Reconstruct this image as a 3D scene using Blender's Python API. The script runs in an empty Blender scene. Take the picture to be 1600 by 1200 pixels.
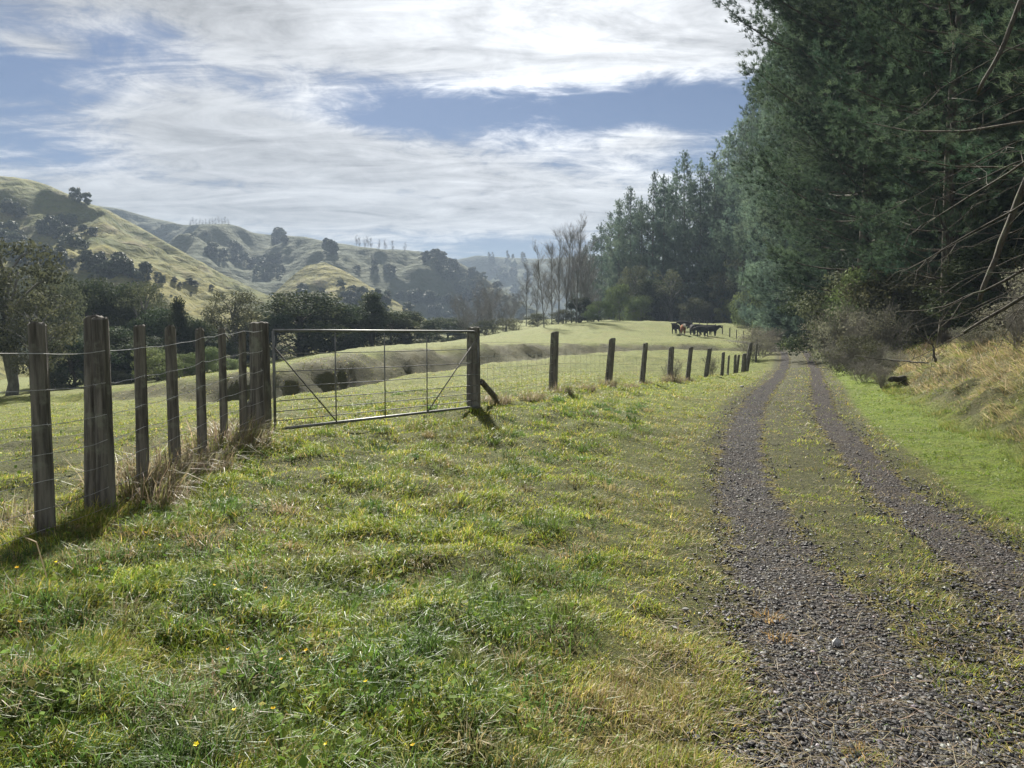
import bpy, math, random
import numpy as np
from mathutils import Vector, Matrix
from mathutils.bvhtree import BVHTree
random.seed(5)
rng = np.random.default_rng(11)
scene = bpy.context.scene
COL = scene.collection
R = math.radians

# ------------------------------------------------------------------ camera model
EYE = 1.65
FPX = 1200.0
PITCH = math.atan(80 / 1200)
CP, SP = math.cos(PITCH), math.sin(PITCH)

def ray(px, py):
    x, y = (px - 800) / FPX, (600 - py) / FPX
    return np.array([x, CP + y * SP, -SP + y * CP])

def at(px, py, d):
    r = ray(px, py)
    return np.array([0, 0, EYE]) + r * (d / r[1])

def atx(px, d):                                   # X of an image column at depth d, near the horizon
    return (px - 800) / FPX * d

SUN_AZ, SUN_EL = R(-12), R(38)                     # azimuth from +Y towards +X
SUN_DIR = np.array([math.sin(SUN_AZ) * math.cos(SUN_EL), math.cos(SUN_AZ) * math.cos(SUN_EL), math.sin(SUN_EL)])

# ------------------------------------------------------------------ noise
def _hash(i, j, s):
    h = (i.astype(np.int64) * 374761393 + j.astype(np.int64) * 668265263 + s * 974711) & 0xFFFFFFFF
    h = ((h ^ (h >> 13)) * 1274126177) & 0xFFFFFFFF
    h = h ^ (h >> 16)
    return (h & 0xFFFFFF) / float(0x1000000)

def vnoise(x, y, s=0):
    x, y = np.broadcast_arrays(np.asarray(x, float), np.asarray(y, float))
    i, j = np.floor(x), np.floor(y)
    fx, fy = x - i, y - j
    def g(a, b):
        t = _hash(i + a, j + b, s) * 2 * math.pi
        return np.cos(t) * (fx - a) + np.sin(t) * (fy - b)
    ux, uy = fx ** 3 * (fx * (fx * 6 - 15) + 10), fy ** 3 * (fy * (fy * 6 - 15) + 10)
    a = g(0, 0) * (1 - ux) + g(1, 0) * ux
    b = g(0, 1) * (1 - ux) + g(1, 1) * ux
    return (a * (1 - uy) + b * uy) * 1.4

def fbm(x, y, o=4, s=0, gain=.5):
    x, y = np.asarray(x, float), np.asarray(y, float)
    r, a, f = 0, 1, 1
    for k in range(o):
        r = r + a * vnoise(x * f + 17.3 * k, y * f - 9.1 * k, s + k * 31)
        a *= gain; f *= 2.03
    return r

def sstep(a, b, x):
    t = np.clip((np.asarray(x, float) - a) / (b - a), 0, 1)
    return t * t * (3 - 2 * t)

# ------------------------------------------------------------------ mesh helpers
def mesh_np(name, V, tris=None, quads=None, mats=(), col=None, fmat=None, smooth=False):
    me = bpy.data.meshes.new(name)
    V = np.asarray(V, np.float32)
    parts, starts, n = [], [], 0
    for F, k in ((quads, 4), (tris, 3)):
        if F is not None and len(F):
            F = np.asarray(F, np.int32).reshape(-1, k)
            parts.append(F.ravel())
            starts.append(n + np.arange(len(F), dtype=np.int32) * k)
            n += F.size
    loops = np.concatenate(parts); st = np.concatenate(starts)
    me.vertices.add(len(V)); me.vertices.foreach_set('co', V.ravel())
    me.loops.add(len(loops)); me.loops.foreach_set('vertex_index', loops)
    me.polygons.add(len(st)); me.polygons.foreach_set('loop_start', st)
    if fmat is not None:
        me.polygons.foreach_set('material_index', np.asarray(fmat, np.int32))
    if col is not None:
        c = np.ones((len(V), 4), np.float32); c[:, :3] = col
        a = me.attributes.new('col', 'FLOAT_COLOR', 'POINT'); a.data.foreach_set('color', c.ravel())
    me.update(calc_edges=True)
    me.polygons.foreach_set('use_smooth', np.full(len(st), smooth))
    for m in mats:
        me.materials.append(m)
    return me

def link(name, data, parent=None, loc=(0, 0, 0)):
    o = bpy.data.objects.new(name, data); COL.objects.link(o)
    o.location = loc
    if parent: o.parent = parent
    return o

def tag(o, label=None, cat=None, group=None, kind=None):
    if label: o['label'] = label
    if cat: o['category'] = cat
    if group: o['group'] = group
    if kind: o['kind'] = kind
    return o

class Geo:
    """collects tubes and other shapes into one mesh"""
    def __init__(s): s.V, s.T, s.Q, s.C, s.n = [], [], [], [], 0
    def add(s, V, tris=None, quads=None, col=None):
        V = np.asarray(V, float).reshape(-1, 3)
        s.V.append(V)
        if tris is not None and len(tris): s.T.append(np.asarray(tris).reshape(-1, 3) + s.n)
        if quads is not None and len(quads): s.Q.append(np.asarray(quads).reshape(-1, 4) + s.n)
        if col is not None: s.C.append(np.broadcast_to(np.asarray(col, float), V.shape))
        s.n += len(V)
    def tube(s, P, rad, k=6, cap=True, col=None, jitter=0):
        P = np.asarray(P, float); m = len(P)
        rad = np.broadcast_to(np.asarray(rad, float), (m,))
        T = np.gradient(P, axis=0); T /= np.linalg.norm(T, axis=1)[:, None] + 1e-12
        ref = np.array([0, 0, 1.]) if abs(T[0][2]) < .9 else np.array([1., 0, 0])
        U = np.cross(T, ref); U /= np.linalg.norm(U, axis=1)[:, None] + 1e-12
        W = np.cross(T, U)
        a = np.arange(k) / k * 2 * math.pi
        ring = U[:, None] * np.cos(a)[None, :, None] + W[:, None] * np.sin(a)[None, :, None]
        rr = rad[:, None] * (1 + (rng.normal(0, jitter, (m, k)) if jitter else 0))
        V = (P[:, None] + ring * rr[..., None]).reshape(-1, 3)
        i = np.arange(m - 1)[:, None] * k; j = np.arange(k)[None]; j2 = (j + 1) % k
        Q = np.stack([i + j, i + j2, i + k + j2, i + k + j], -1).reshape(-1, 4)
        tr = None
        if cap:
            V = np.vstack([V, P[:1], P[-1:]])
            jj = np.arange(k); c0, c1 = m * k, m * k + 1
            tr = np.vstack([np.stack([np.full(k, c0), (jj + 1) % k, jj], -1),
                            np.stack([np.full(k, c1), (m - 1) * k + jj, (m - 1) * k + (jj + 1) % k], -1)])
        s.add(V, tr, Q, col)
    def mesh(s, name, mats, smooth=False):
        return mesh_np(name, np.vstack(s.V), np.vstack(s.T) if s.T else None, np.vstack(s.Q) if s.Q else None,
                       mats, np.vstack(s.C) if s.C else None, smooth=smooth)

# ------------------------------------------------------------------ materials
def new_mat(name):
    m = bpy.data.materials.new(name); m.use_nodes = True
    nt = m.node_tree; nt.nodes.clear()
    return m, nt

def nd(nt, typ, props=None, **inp):
    n = nt.nodes.new(typ)
    for k, v in (props or {}).items(): setattr(n, k, v)
    for k, v in inp.items():
        key = k.replace('_', ' ')
        sock = None
        for s in n.inputs:
            if s.name == key: sock = s; break
        if isinstance(v, bpy.types.NodeSocket): nt.links.new(v, sock)
        else: sock.default_value = v
    return n

def mth(nt, op, a, b=None, c=None, clamp=False):
    n = nt.nodes.new('ShaderNodeMath'); n.operation = op; n.use_clamp = clamp
    for i, v in enumerate((a, b, c)):
        if v is None: continue
        if isinstance(v, bpy.types.NodeSocket): nt.links.new(v, n.inputs[i])
        else: n.inputs[i].default_value = v
    return n.outputs[0]

def mix(nt, f, a, b, typ='MIX'):
    n = nt.nodes.new('ShaderNodeMix'); n.data_type = 'RGBA'; n.blend_type = typ; n.clamp_factor = True
    for i, v in ((0, f), (6, a), (7, b)):
        if isinstance(v, bpy.types.NodeSocket): nt.links.new(v, n.inputs[i])
        elif i == 0: n.inputs[0].default_value = v
        else: n.inputs[i].default_value = (*v, 1)
    return n.outputs[2]

def ramp(nt, f, stops):
    n = nt.nodes.new('ShaderNodeValToRGB'); nt.links.new(f, n.inputs[0])
    e = n.color_ramp.elements
    while len(e) < len(stops): e.new(.5)
    for q, (p, c) in zip(e, stops):
        q.position = p; q.color = (*c, 1) if len(c) == 3 else c
    return n.outputs[0]

def mrange(nt, v, a, b, c=0., d=1.):
    n = nt.nodes.new('ShaderNodeMapRange'); n.interpolation_type = 'SMOOTHSTEP'
    nt.links.new(v, n.inputs[0])
    for i, x in enumerate((a, b, c, d)): n.inputs[i + 1].default_value = x
    return n.outputs[0]

def noise(nt, vec, scale, detail=4, rough=.55, dist=0., sx=None):
    if sx is not None:
        mp = nd(nt, 'ShaderNodeMapping', Vector=vec, Scale=sx); vec = mp.outputs[0]
    n = nd(nt, 'ShaderNodeTexNoise', Vector=vec, Scale=scale, Detail=detail, Roughness=rough, Distortion=dist)
    return n.outputs[0]

def objco(nt): return nt.nodes.new('ShaderNodeTexCoord').outputs['Object']
def out(nt, sh): nt.links.new(sh, nd(nt, 'ShaderNodeOutputMaterial').inputs['Surface'])
def bump(nt, h, st=.5, dist=.02): return nd(nt, 'ShaderNodeBump', Height=h, Strength=st, Distance=dist).outputs[0]

def leaf_mat(name, c1, c2, transl=.3, rough=.5, spec=.3, use_attr=False, vary=.25, noise_scale=.35):
    m, nt = new_mat(name)
    if use_attr:
        c = nd(nt, 'ShaderNodeAttribute', {'attribute_name': 'col'}).outputs['Color']
    else:
        co = objco(nt)
        f = noise(nt, co, noise_scale, 3)
        f = mrange(nt, f, .3, .7)
        c = mix(nt, f, c1, c2)
        rnd = nd(nt, 'ShaderNodeObjectInfo').outputs['Random']
        hs = nd(nt, 'ShaderNodeHueSaturation', Color=c)
        nt.links.new(mrange(nt, rnd, 0, 1, 1 - vary, 1 + vary), hs.inputs['Value'])
        nt.links.new(mrange(nt, mth(nt, 'FRACT', mth(nt, 'MULTIPLY', rnd, 7.3)), 0, 1, .48, .52), hs.inputs['Hue'])
        c = hs.outputs[0]
    p = nd(nt, 'ShaderNodeBsdfPrincipled', Base_Color=c, Roughness=rough, Specular_IOR_Level=spec)
    t = nd(nt, 'ShaderNodeBsdfTranslucent', Color=c)
    mx = nd(nt, 'ShaderNodeMixShader', Fac=transl)
    nt.links.new(p.outputs[0], mx.inputs[1]); nt.links.new(t.outputs[0], mx.inputs[2])
    out(nt, mx.outputs[0])
    return m

M = {}
M['needles'] = leaf_mat('pine_needles', (.026, .050, .033), (.074, .106, .058), .40, .75, .1, vary=.3)
M['lit_needles'] = leaf_mat('lit_pine_needles', (.045, .078, .060), (.115, .155, .10), .45, .75, .1, vary=.35)  # needle colour lightened to stand in for light on mid and far pines
M['native'] = leaf_mat('native_foliage', (.024, .040, .020), (.055, .070, .030), .25, .8, .06)
M['kanuka'] = leaf_mat('kanuka_foliage', (.055, .062, .036), (.10, .105, .055), .3, .8, .06)
M['bush'] = leaf_mat('bush_foliage', (.08, .11, .04), (.155, .18, .068), .3, .8, .06)
M['far'] = leaf_mat('far_foliage', (.022, .035, .020), (.05, .06, .028), .2, .6, .2, vary=.35, noise_scale=.6)
M['dryleaf'] = leaf_mat('dead_leaves', (.105, .105, .075), (.19, .185, .13), .35, .8, .05)
M['blade'] = leaf_mat('grass_blades', None, None, .45, .48, .24, use_attr=True)
M['clover'] = leaf_mat('clover_leaves', None, None, .35, .75, .08, use_attr=True)
M['petal'] = leaf_mat('petals', (.75, .5, .02), (.8, .6, .04), .3, .5, .3)

def bark_mat(name, a, b, sc=(6, 6, .8), bst=.6, lichen=None, rough=.85):
    m, nt = new_mat(name); co = objco(nt)
    f = noise(nt, co, 3., 6, .65, .3, sc)
    c = mix(nt, mrange(nt, f, .3, .72), a, b)
    if lichen:
        g = noise(nt, co, 5., 5, .6)
        c = mix(nt, mth(nt, 'MULTIPLY', mrange(nt, g, .52, .66), .7), c, lichen)
    p = nd(nt, 'ShaderNodeBsdfPrincipled', Base_Color=c, Roughness=rough, Specular_IOR_Level=.2, Normal=bump(nt, f, bst, .02))
    out(nt, p.outputs[0]); return m
M['post'] = bark_mat('weathered_post_wood', (.042, .039, .035), (.18, .168, .148), (9, 9, .7), .9, (.20, .21, .165))
M['bark'] = bark_mat('pine_bark', (.03, .024, .018), (.11, .09, .07), (3, 3, .6), .8, (.12, .13, .08))
M['deadwood'] = bark_mat('dead_wood', (.022, .018, .014), (.075, .065, .048), (4, 4, .6), .7, (.075, .09, .045))
M['twig'] = bark_mat('bare_twigs', (.10, .098, .092), (.22, .212, .2), (3, 3, .8), .3)
M['scrub'] = bark_mat('scrub_twigs', (.11, .103, .088), (.25, .235, .20), (3, 3, .8), .3)

def metal_mat(name, c, rough, met):
    m, nt = new_mat(name); co = objco(nt)
    f = noise(nt, co, 9., 5, .6)
    col = mix(nt, mrange(nt, f, .35, .7), c, tuple(x * .55 for x in c))
    p = nd(nt, 'ShaderNodeBsdfPrincipled', Base_Color=col, Roughness=rough, Metallic=met)
    out(nt, p.outputs[0]); return m
M['galv'] = metal_mat('galvanised_pipe', (.15, .155, .15), .55, .35)
M['wire'] = metal_mat('fence_wire', (.5, .5, .48), .35, .9)
M['rusty'] = metal_mat('dull_wire', (.10, .095, .09), .8, 0.)

def ground_material():
    m, nt = new_mat('pasture')
    co = objco(nt)
    at_ = nd(nt, 'ShaderNodeAttribute', {'attribute_name': 'col'}).outputs['Color']
    sp = nd(nt, 'ShaderNodeSeparateColor', Color=at_)
    dry, soil, lush = sp.outputs[0], sp.outputs[1], sp.outputs[2]
    n1 = noise(nt, co, .35, 6, .62, .4)
    n2 = noise(nt, co, 4., 6, .68, .2)
    n3 = noise(nt, co, 26., 5, .75)
    g = mix(nt, mrange(nt, n2, .3, .7), (.070, .092, .012), (.150, .165, .024))
    g = mix(nt, mth(nt, 'MULTIPLY', mrange(nt, n1, .45, .68), .5), g, (.165, .15, .032))
    lg = mix(nt, mrange(nt, n2, .3, .7), (.085, .135, .010), (.15, .195, .018))
    g = mix(nt, lush, g, lg)
    d = mix(nt, mrange(nt, n2, .3, .7), (.060, .05, .026), (.155, .13, .062))
    n6 = noise(nt, co, 1.1, 6, .7, .5)
    d = mix(nt, mrange(nt, n6, .42, .6, .75, 0.), d, (.022, .019, .012))
    g = mix(nt, mth(nt, 'MULTIPLY', dry, mrange(nt, n3, .25, .6)), g, d)
    s = mix(nt, mrange(nt, n3, .3, .7), (.018, .014, .010), (.045, .036, .025))
    sf = mth(nt, 'ADD', soil, mth(nt, 'MULTIPLY', mth(nt, 'SUBTRACT', n2, .5), 1.2), clamp=True)
    sf = mth(nt, 'MULTIPLY', sf, mrange(nt, soil, .02, .3))
    c = mix(nt, sf, g, s)
    c = mix(nt, mrange(nt, n3, .34, .6, .75, 0.), c, (.03, .036, .012))
    yy = nd(nt, 'ShaderNodeSeparateXYZ', Vector=co).outputs[1]
    thatch = mix(nt, mrange(nt, n3, .3, .7), (.022, .025, .008), (.066, .070, .016))
    c = mix(nt, mth(nt, 'MULTIPLY', mrange(nt, yy, 6., 20., .75, 0.), mth(nt, 'SUBTRACT', 1., mth(nt, 'MULTIPLY', lush, .6))), c, thatch)
    h = mth(nt, 'ADD', n2, mth(nt, 'MULTIPLY', n3, .5))
    p = nd(nt, 'ShaderNodeBsdfPrincipled', Base_Color=c, Roughness=.9, Specular_IOR_Level=.12, Normal=bump(nt, h, .9, .12))
    out(nt, p.outputs[0]); return m
M['ground'] = ground_material()

def hill_material(scrub):  # scrub: how far the colour is darkened to imitate shade
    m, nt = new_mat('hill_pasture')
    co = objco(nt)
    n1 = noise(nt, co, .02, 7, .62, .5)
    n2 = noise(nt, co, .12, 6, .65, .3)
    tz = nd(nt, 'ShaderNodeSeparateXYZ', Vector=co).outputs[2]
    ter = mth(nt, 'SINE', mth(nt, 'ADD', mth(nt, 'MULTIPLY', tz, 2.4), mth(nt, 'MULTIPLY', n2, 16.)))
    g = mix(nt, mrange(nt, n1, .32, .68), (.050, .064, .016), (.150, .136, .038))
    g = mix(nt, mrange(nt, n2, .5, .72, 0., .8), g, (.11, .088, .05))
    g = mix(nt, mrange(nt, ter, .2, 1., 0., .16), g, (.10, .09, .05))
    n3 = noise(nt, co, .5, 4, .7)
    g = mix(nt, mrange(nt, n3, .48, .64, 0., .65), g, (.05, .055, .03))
    g = mix(nt, scrub, g, (.036, .046, .028))  # darkens the hill colour to imitate shade
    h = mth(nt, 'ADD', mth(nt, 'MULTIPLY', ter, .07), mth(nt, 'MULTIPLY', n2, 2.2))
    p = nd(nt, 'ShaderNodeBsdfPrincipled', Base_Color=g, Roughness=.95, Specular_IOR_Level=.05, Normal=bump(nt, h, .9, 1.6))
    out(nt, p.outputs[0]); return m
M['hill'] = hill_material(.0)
M['shaded_hill'] = hill_material(.8)  # middle and far hills, with shade mixed into their base colour

def gravel_material(litter):
    m, nt = new_mat('gravel')
    co = objco(nt)
    v = nd(nt, 'ShaderNodeTexVoronoi', {'feature': 'F1'}, Vector=co, Scale=38.)
    rnd = nd(nt, 'ShaderNodeSeparateColor', Color=v.outputs['Color']).outputs[0]
    c = ramp(nt, rnd, [(0, (.010, .010, .010)), (.5, (.033, .0325, .032)), (.85, (.066, .064, .062)), (1, (.13, .125, .12))])
    n1 = noise(nt, co, 1.1, 5, .65)
    c = mix(nt, mrange(nt, n1, .42 - .2 * litter, .7, .25 * litter, .75), c, (.050, .042, .037))
    n2 = noise(nt, co, 6., 5, .7)
    c = mix(nt, mrange(nt, n2, .55, .75, 0., .7), c, (.085, .072, .03))
    c = mix(nt, mrange(nt, v.outputs['Distance'], .35, .7, 0., .7), c, (.016, .014, .013))
    ed = nd(nt, 'ShaderNodeSeparateColor', Color=nd(nt, 'ShaderNodeAttribute', {'attribute_name': 'col'}).outputs['Color']).outputs[0]
    n4 = noise(nt, co, 3.2, 7, .75)
    em = mth(nt, 'ADD', ed, mth(nt, 'MULTIPLY', mth(nt, 'SUBTRACT', n4, .5), 2.4))
    verge_c = mix(nt, mrange(nt, n2, .35, .65), (.05, .042, .024), (.10, .092, .022))
    c = mix(nt, mrange(nt, em, .45, .8), c, verge_c)
    h = mth(nt, 'SUBTRACT', 1., v.outputs['Distance'])
    p = nd(nt, 'ShaderNodeBsdfPrincipled', Base_Color=c, Roughness=.95, Specular_IOR_Level=.06, Normal=bump(nt, h, 1.0, .025))
    out(nt, p.outputs[0]); return m
M['gravel'] = gravel_material(0.)
M['littered_gravel'] = gravel_material(1.)

def attr_mat(name, rough, spec):
    m, nt = new_mat(name)
    c = nd(nt, 'ShaderNodeAttribute', {'attribute_name': 'col'}).outputs['Color']
    n = noise(nt, objco(nt), 60., 3, .6)
    c = mix(nt, mrange(nt, n, .3, .7, 0., .4), c, (.05, .047, .045))
    p = nd(nt, 'ShaderNodeBsdfPrincipled', Base_Color=c, Roughness=rough, Specular_IOR_Level=spec)
    out(nt, p.outputs[0]); return m
M['stone'] = attr_mat('stones', .6, .18)
M['hide'] = attr_mat('cow_hide', .9, .06)

# ------------------------------------------------------------------ terrain
RY = np.array([-30, -5, 1.5, 2.9, 5.2, 8.6, 15.2, 24.75, 36, 49.5, 58, 66, 74, 82, 90])
RX = np.array([1.5, 1.72, 1.95, 2.12, 2.64, 3.34, 5.45, 9.1, 13.45, 18.4, 21.3, 23.6, 25.3, 26.0, 25.5])
def road_x(y): return np.interp(y, _ry, _rx)
_ry = np.linspace(-30, 90, 600)
def _smooth_road():
    x = np.interp(_ry, RY, RX)
    k = np.hanning(41); k /= k.sum()
    return np.convolve(np.pad(x, 20, 'edge'), k, 'valid')
_rx = _smooth_road()
def lat(x, y):
    s = (road_x(np.asarray(y) + .5) - road_x(np.asarray(y) - .5))
    return (x - road_x(y)) / np.sqrt(1 + s * s)

CTRL = []
for yy, zz in ((-30, 0), (-8, 0), (0, 0), (3, 0), (6, 0), (9, 0), (15, 0), (25, -.02), (36, 0), (50, 0), (66, .05), (78, .3), (90, .8)):
    for dx in (-.9, .9):
        CTRL.append((float(road_x(yy)) + dx, yy, zz))
for t in ((60, 822, 4.8), (148, 780, 5.42), (268, 738, 6.59), (376, 697, 8.18), (408, 678, 8.8), (600, 655, 10.1), (740, 638, 11.4), (865, 609, 15.7), (951, 604, 18.9), (1004, 600, 21.9),
          (1046, 598, 25.1), (1075, 594, 27.5), (1104, 591, 31), (1128, 590, 34), (1161, 587, 40),
          (0, 700, 9.5), (100, 613, 45), (-100, 640, 36), (0, 636, 34), (250, 640, 22), (150, 680, 12),
          (445, 628, 27), (560, 595, 31.5), (700, 567, 40), (860, 553, 50), (1000, 546, 60), (1100, 548, 64),
          (240, 608, 42), (430, 577, 36.5), (560, 556, 41.5), (700, 545, 51), (860, 540, 62), (1000, 534, 76), (1100, 533, 78),
          (300, 588, 60), (430, 569, 64), (520, 550, 68), (650, 538, 78), (750, 531, 84), (850, 521, 92), (930, 509, 102), (1000, 502.5, 112), (1060, 503, 116),
          (1060, 523, 96), (1105, 524, 96), (1117, 521, 104), (1150, 530, 97), (1175, 535.5, 92),
          (810, 500, 150), (760, 515, 140), (880, 500, 150), (700, 535, 130)):
    CTRL.append(tuple(at(*t)))
CTRL += [(-1, 0, .18), (-2.9, 3, .42), (-4, 0, .4), (-8, -10, .4), (-30, 0, 0), (-60, -30, -.5), (-60, 25, -2.2), (-60, 60, -3.8), (-60, 100, -5), (-45, 80, -3.5), (-100, 150, -7), (-100, 60, -5.5),
         (-35, 110, -4.5), (-20, 130, -3), (-40, 200, -7), (0, 220, 0), (4.9, 5, .12), (6.2, 10, .12), (9.8, 20, .12), (14, 30, .1), (19.3, 42, .2), (12, 14, .55), (18, 25, 1.0), (16, 5, .7), (13, 22, .75),
         (30, 0, 1.6), (35, 35, 3), (60, 40, 5), (60, 0, 4), (60, -30, 4), (30, 55, 1.6), (40, 80, 2.6), (36, 105, 2.3), (30, 130, 2.6), (60, 120, 8), (100, 200, 14), (40, 200, 5), (20, 170, 4.2), (100, 60, 9)]
CTRL = np.array(CTRL)
def _tps(r2):
    return r2 * np.log(r2 + 1e-9)
def _fit():
    P = CTRL[:, :2]; n = len(P)
    K = _tps(((P[:, None] - P[None]) ** 2).sum(-1)) + np.eye(n) * 6.0
    A = np.zeros((n + 3, n + 3)); A[:n, :n] = K; A[:n, n] = 1; A[:n, n + 1:] = P; A[n, :n] = 1; A[n + 1:, :n] = P.T
    return np.linalg.solve(A, np.concatenate([CTRL[:, 2], [0, 0, 0]]))
_W = _fit()
def tps_z(x, y):
    x = np.asarray(x, float); y = np.asarray(y, float); sh = x.shape
    xf, yf = np.clip(x.ravel(), -100, 100), np.clip(y.ravel(), -30, 220)
    o = np.empty(len(xf)); n = len(CTRL)
    for a in range(0, len(xf), 60000):
        X, Y = xf[a:a + 60000], yf[a:a + 60000]
        r2 = (X[:, None] - CTRL[:, 0]) ** 2 + (Y[:, None] - CTRL[:, 1]) ** 2
        o[a:a + 60000] = _tps(r2) @ _W[:n] + _W[n] + _W[n + 1] * X + _W[n + 2] * Y
    return o.reshape(sh)

CH = np.array([at(*t)[:2] for t in ((120, 640, 38), (300, 622, 33), (445, 612, 31.5), (560, 580, 36.5), (700, 558, 45.5), (860, 546, 56), (1000, 540, 67), (1110, 540, 71), (1160, 545, 70))])
def _smooth_line(P, n=60, k=9):
    t = np.linspace(0, len(P) - 1, n)
    Q = np.stack([np.interp(t, np.arange(len(P)), P[:, i]) for i in range(2)], -1)
    w = np.hanning(k + 2)[1:-1]; w /= w.sum()
    return np.stack([np.convolve(np.pad(Q[:, i], k // 2, 'edge'), w, 'valid') for i in range(2)], -1)
CH = _smooth_line(CH, 44, 9)
def polyd(x, y, P):
    best = np.full(np.shape(x), 1e9); sg = np.zeros(np.shape(x))
    for a, b in zip(P[:-1], P[1:]):
        d = b - a; L2 = d @ d
        t = np.clip(((x - a[0]) * d[0] + (y - a[1]) * d[1]) / L2, 0, 1)
        ex, ey = x - a[0] - t * d[0], y - a[1] - t * d[1]
        q = np.hypot(ex, ey)
        m = q < best
        best = np.where(m, q, best); sg = np.where(m, np.sign(d[0] * ey - d[1] * ex), sg)
    return best, sg
BK = np.array([(4.6, -12), (4.9, 0), (5.5, 5.5), (6.25, 9), (7.6, 13), (9.6, 19), (11.6, 24), (14.4, 31), (19.5, 43), (25, 56), (29.5, 68)])
BKH_Y = [-12, 0, 9, 13, 17, 20, 24, 31, 45, 68]
BKH_H = [1.25, 1.25, 1.2, 1.15, .95, .55, .5, .55, .6, .6]
def bank_d(x, y):
    q, sg = polyd(x, y, BK)
    return np.where(sg < 0, q, -q)

def masks(x, y):
    L = lat(x, y)
    near = (y > -30) & (y < 90)
    tl = np.abs(np.abs(L) - .78) + .16 * fbm(x * .9, y * .9, 3, 5) + .05 * vnoise(x * 6, y * 6, 8)
    hw = .34 + .09 * sstep(9, 4, y)
    track = np.where(near, sstep(hw + .16, hw - .12, tl), 0)
    road = np.where(near, sstep(1.5, 1.2, np.abs(L)), 0)
    cd, sg = polyd(x, y, CH)
    cdn = cd + 1.0 * fbm(x * .25, y * .25, 3, 3)
    chan = sstep(3.0, 1.5, (cdn + np.where(sg > 0, 0, .9)) / np.interp(x, [-24, -14, -9.5, 3, 10], [.4, .65, 1.15, .8, .65]))
    bd = bank_d(x, y)
    bank = sstep(-.15, .35, bd) * sstep(4.2, 2.0, bd) * sstep(60, 20, y)
    return L, track, road, chan, cd, sg, bd, bank

def zfun(x, y, micro=True):
    x = np.asarray(x, float); y = np.asarray(y, float)
    z = tps_z(x, y)
    L, track, road, chan, cd, sg, bd, bank = masks(x, y)
    c2 = cd * (1 + .35 * fbm(x * .22, y * .22, 3, 3))
    side = cd * sg
    wide = np.interp(x, [-24, -14, -9.5, -4, 3, 10], [.15, .45, 1.3, 1.0, .6, .45])
    z = z - 1.2 * wide * np.exp(-(np.maximum(c2, 0) / np.where(side > 0, 1.35, 2.6)) ** 2)
    z = z + .30 * sstep(-.6, 1.2, side + .7 * fbm(x * .3, y * .3, 3, 9)) * np.exp(-(cd / 6.) ** 2)
    z = z + .12 * chan * fbm(x * .7, y * .7, 3, 12) + 0.06 * chan * fbm(x * 2.1, y * 1.6, 3, 15)
    bh = np.interp(y, BKH_Y, BKH_H)
    bdn = bd + .35 * fbm(x * .55, y * .55, 3, 21)
    z = z + bh * sstep(-.15, 1.9, bdn) + .05 * np.maximum(bd - 2, 0) * sstep(80, 30, y)
    z = z + .16 * bank * fbm(x * 1.3, y * 1.3, 3, 23)
    if micro:
        rough = (1 - road) * (1 - sstep(60, 130, y) * .5)
        lawn = sstep(1.3, 2.8, np.abs(L))
        z = z + rough * (.035 + .03 * lawn) * fbm(x * 1.7, y * 1.7, 3, 41) + (1 - road) * lawn * .10 * fbm(x * .28, y * .28, 2, 44)
        z = z + rough * .018 * vnoise(x * 6, y * 6, 47)
        z = z + road * (.012 * vnoise(x * 2.5, y * 2.5, 51)) - .035 * track * sstep(0, 2, y + 30)
    w = np.maximum(sstep(180, 240, y), np.maximum(sstep(95, 140, -x), sstep(110, 160, x)))
    far = np.where(x > 60, 12, -8) * 1.0
    return z * (1 - w) + far * w
def gz(x, y): return float(zfun(np.array([x]), np.array([y]))[0])

ys = [-30.0]
while ys[-1] < 1900:
    y = ys[-1]
    ys.append(y + (1.2 if y < -3 else .35 if y < 1.2 else max(.07, .0125 * y)))
ys = np.array(ys)
u = np.linspace(-1, 1, 561)
ss = u * (.35 + .65 * u * u)
GX = ss[None, :] * (26 + .95 * (ys[:, None] + 30)) + np.interp(ys, [-30, 3, 30, 60], [0, 0, 1, 0])[:, None]
GY = np.repeat(ys[:, None], len(u), 1)
def grid_quads(nr, nc):
    i = np.arange(nr - 1)[:, None] * nc + np.arange(nc - 1)[None]
    return np.stack([i, i + 1, i + nc + 1, i + nc], -1).reshape(-1, 4)
gx, gy = GX.ravel(), GY.ravel()
gzv = zfun(gx, gy)
def ground_cols(x, y):
    L, track, road, chan, cd, sg, bd, bank = masks(x, y)
    n = fbm(x * .5, y * .5, 3, 61)
    side = np.where(L < 0, .8 * np.exp(-((L + 1.5) / .4) ** 2), np.exp(-((L - 1.3) / .14) ** 2))
    centre = sstep(.5, .2, np.abs(L)) * (y < 90)
    woods = sstep(2.6, 5, bd) * sstep(200, 60, y) * sstep(-.1, .35, fbm(x * .16, y * .16, 3, 66) + .12)
    dry = np.clip(chan * .75 + bank * .85 + .4 * side + .35 * centre + .25 * sstep(.1, .6, n) + .3 * woods, 0, 1)
    mud = np.exp(-(((x + 6.3) / 1.0) ** 2 + ((y - 8.9) / .9) ** 2)) + .8 * np.exp(-(((x + 4.6) / .8) ** 2 + ((y - 7.2) / .6) ** 2))
    soil = np.clip(.42 * chan + .75 * mud + .8 * road + .35 * woods + .28 * bank, 0, 1)
    lush = np.clip(sstep(1.22, 1.5, L) * sstep(.3, -.3, bd) * (y < 90) * .95 + .5 * sstep(2.5, 4.5, bd) * sstep(14, 24, y) * sstep(36, 30, y), 0, 1)
    lush = lush + .35 * sstep(1.6, 3, -L) * sstep(9, 15, y) * (y < 60) * sstep(6, 3, -L)
    return np.stack([dry, soil, np.clip(lush, 0, 1)], -1)
gcol = ground_cols(gx, gy)
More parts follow.
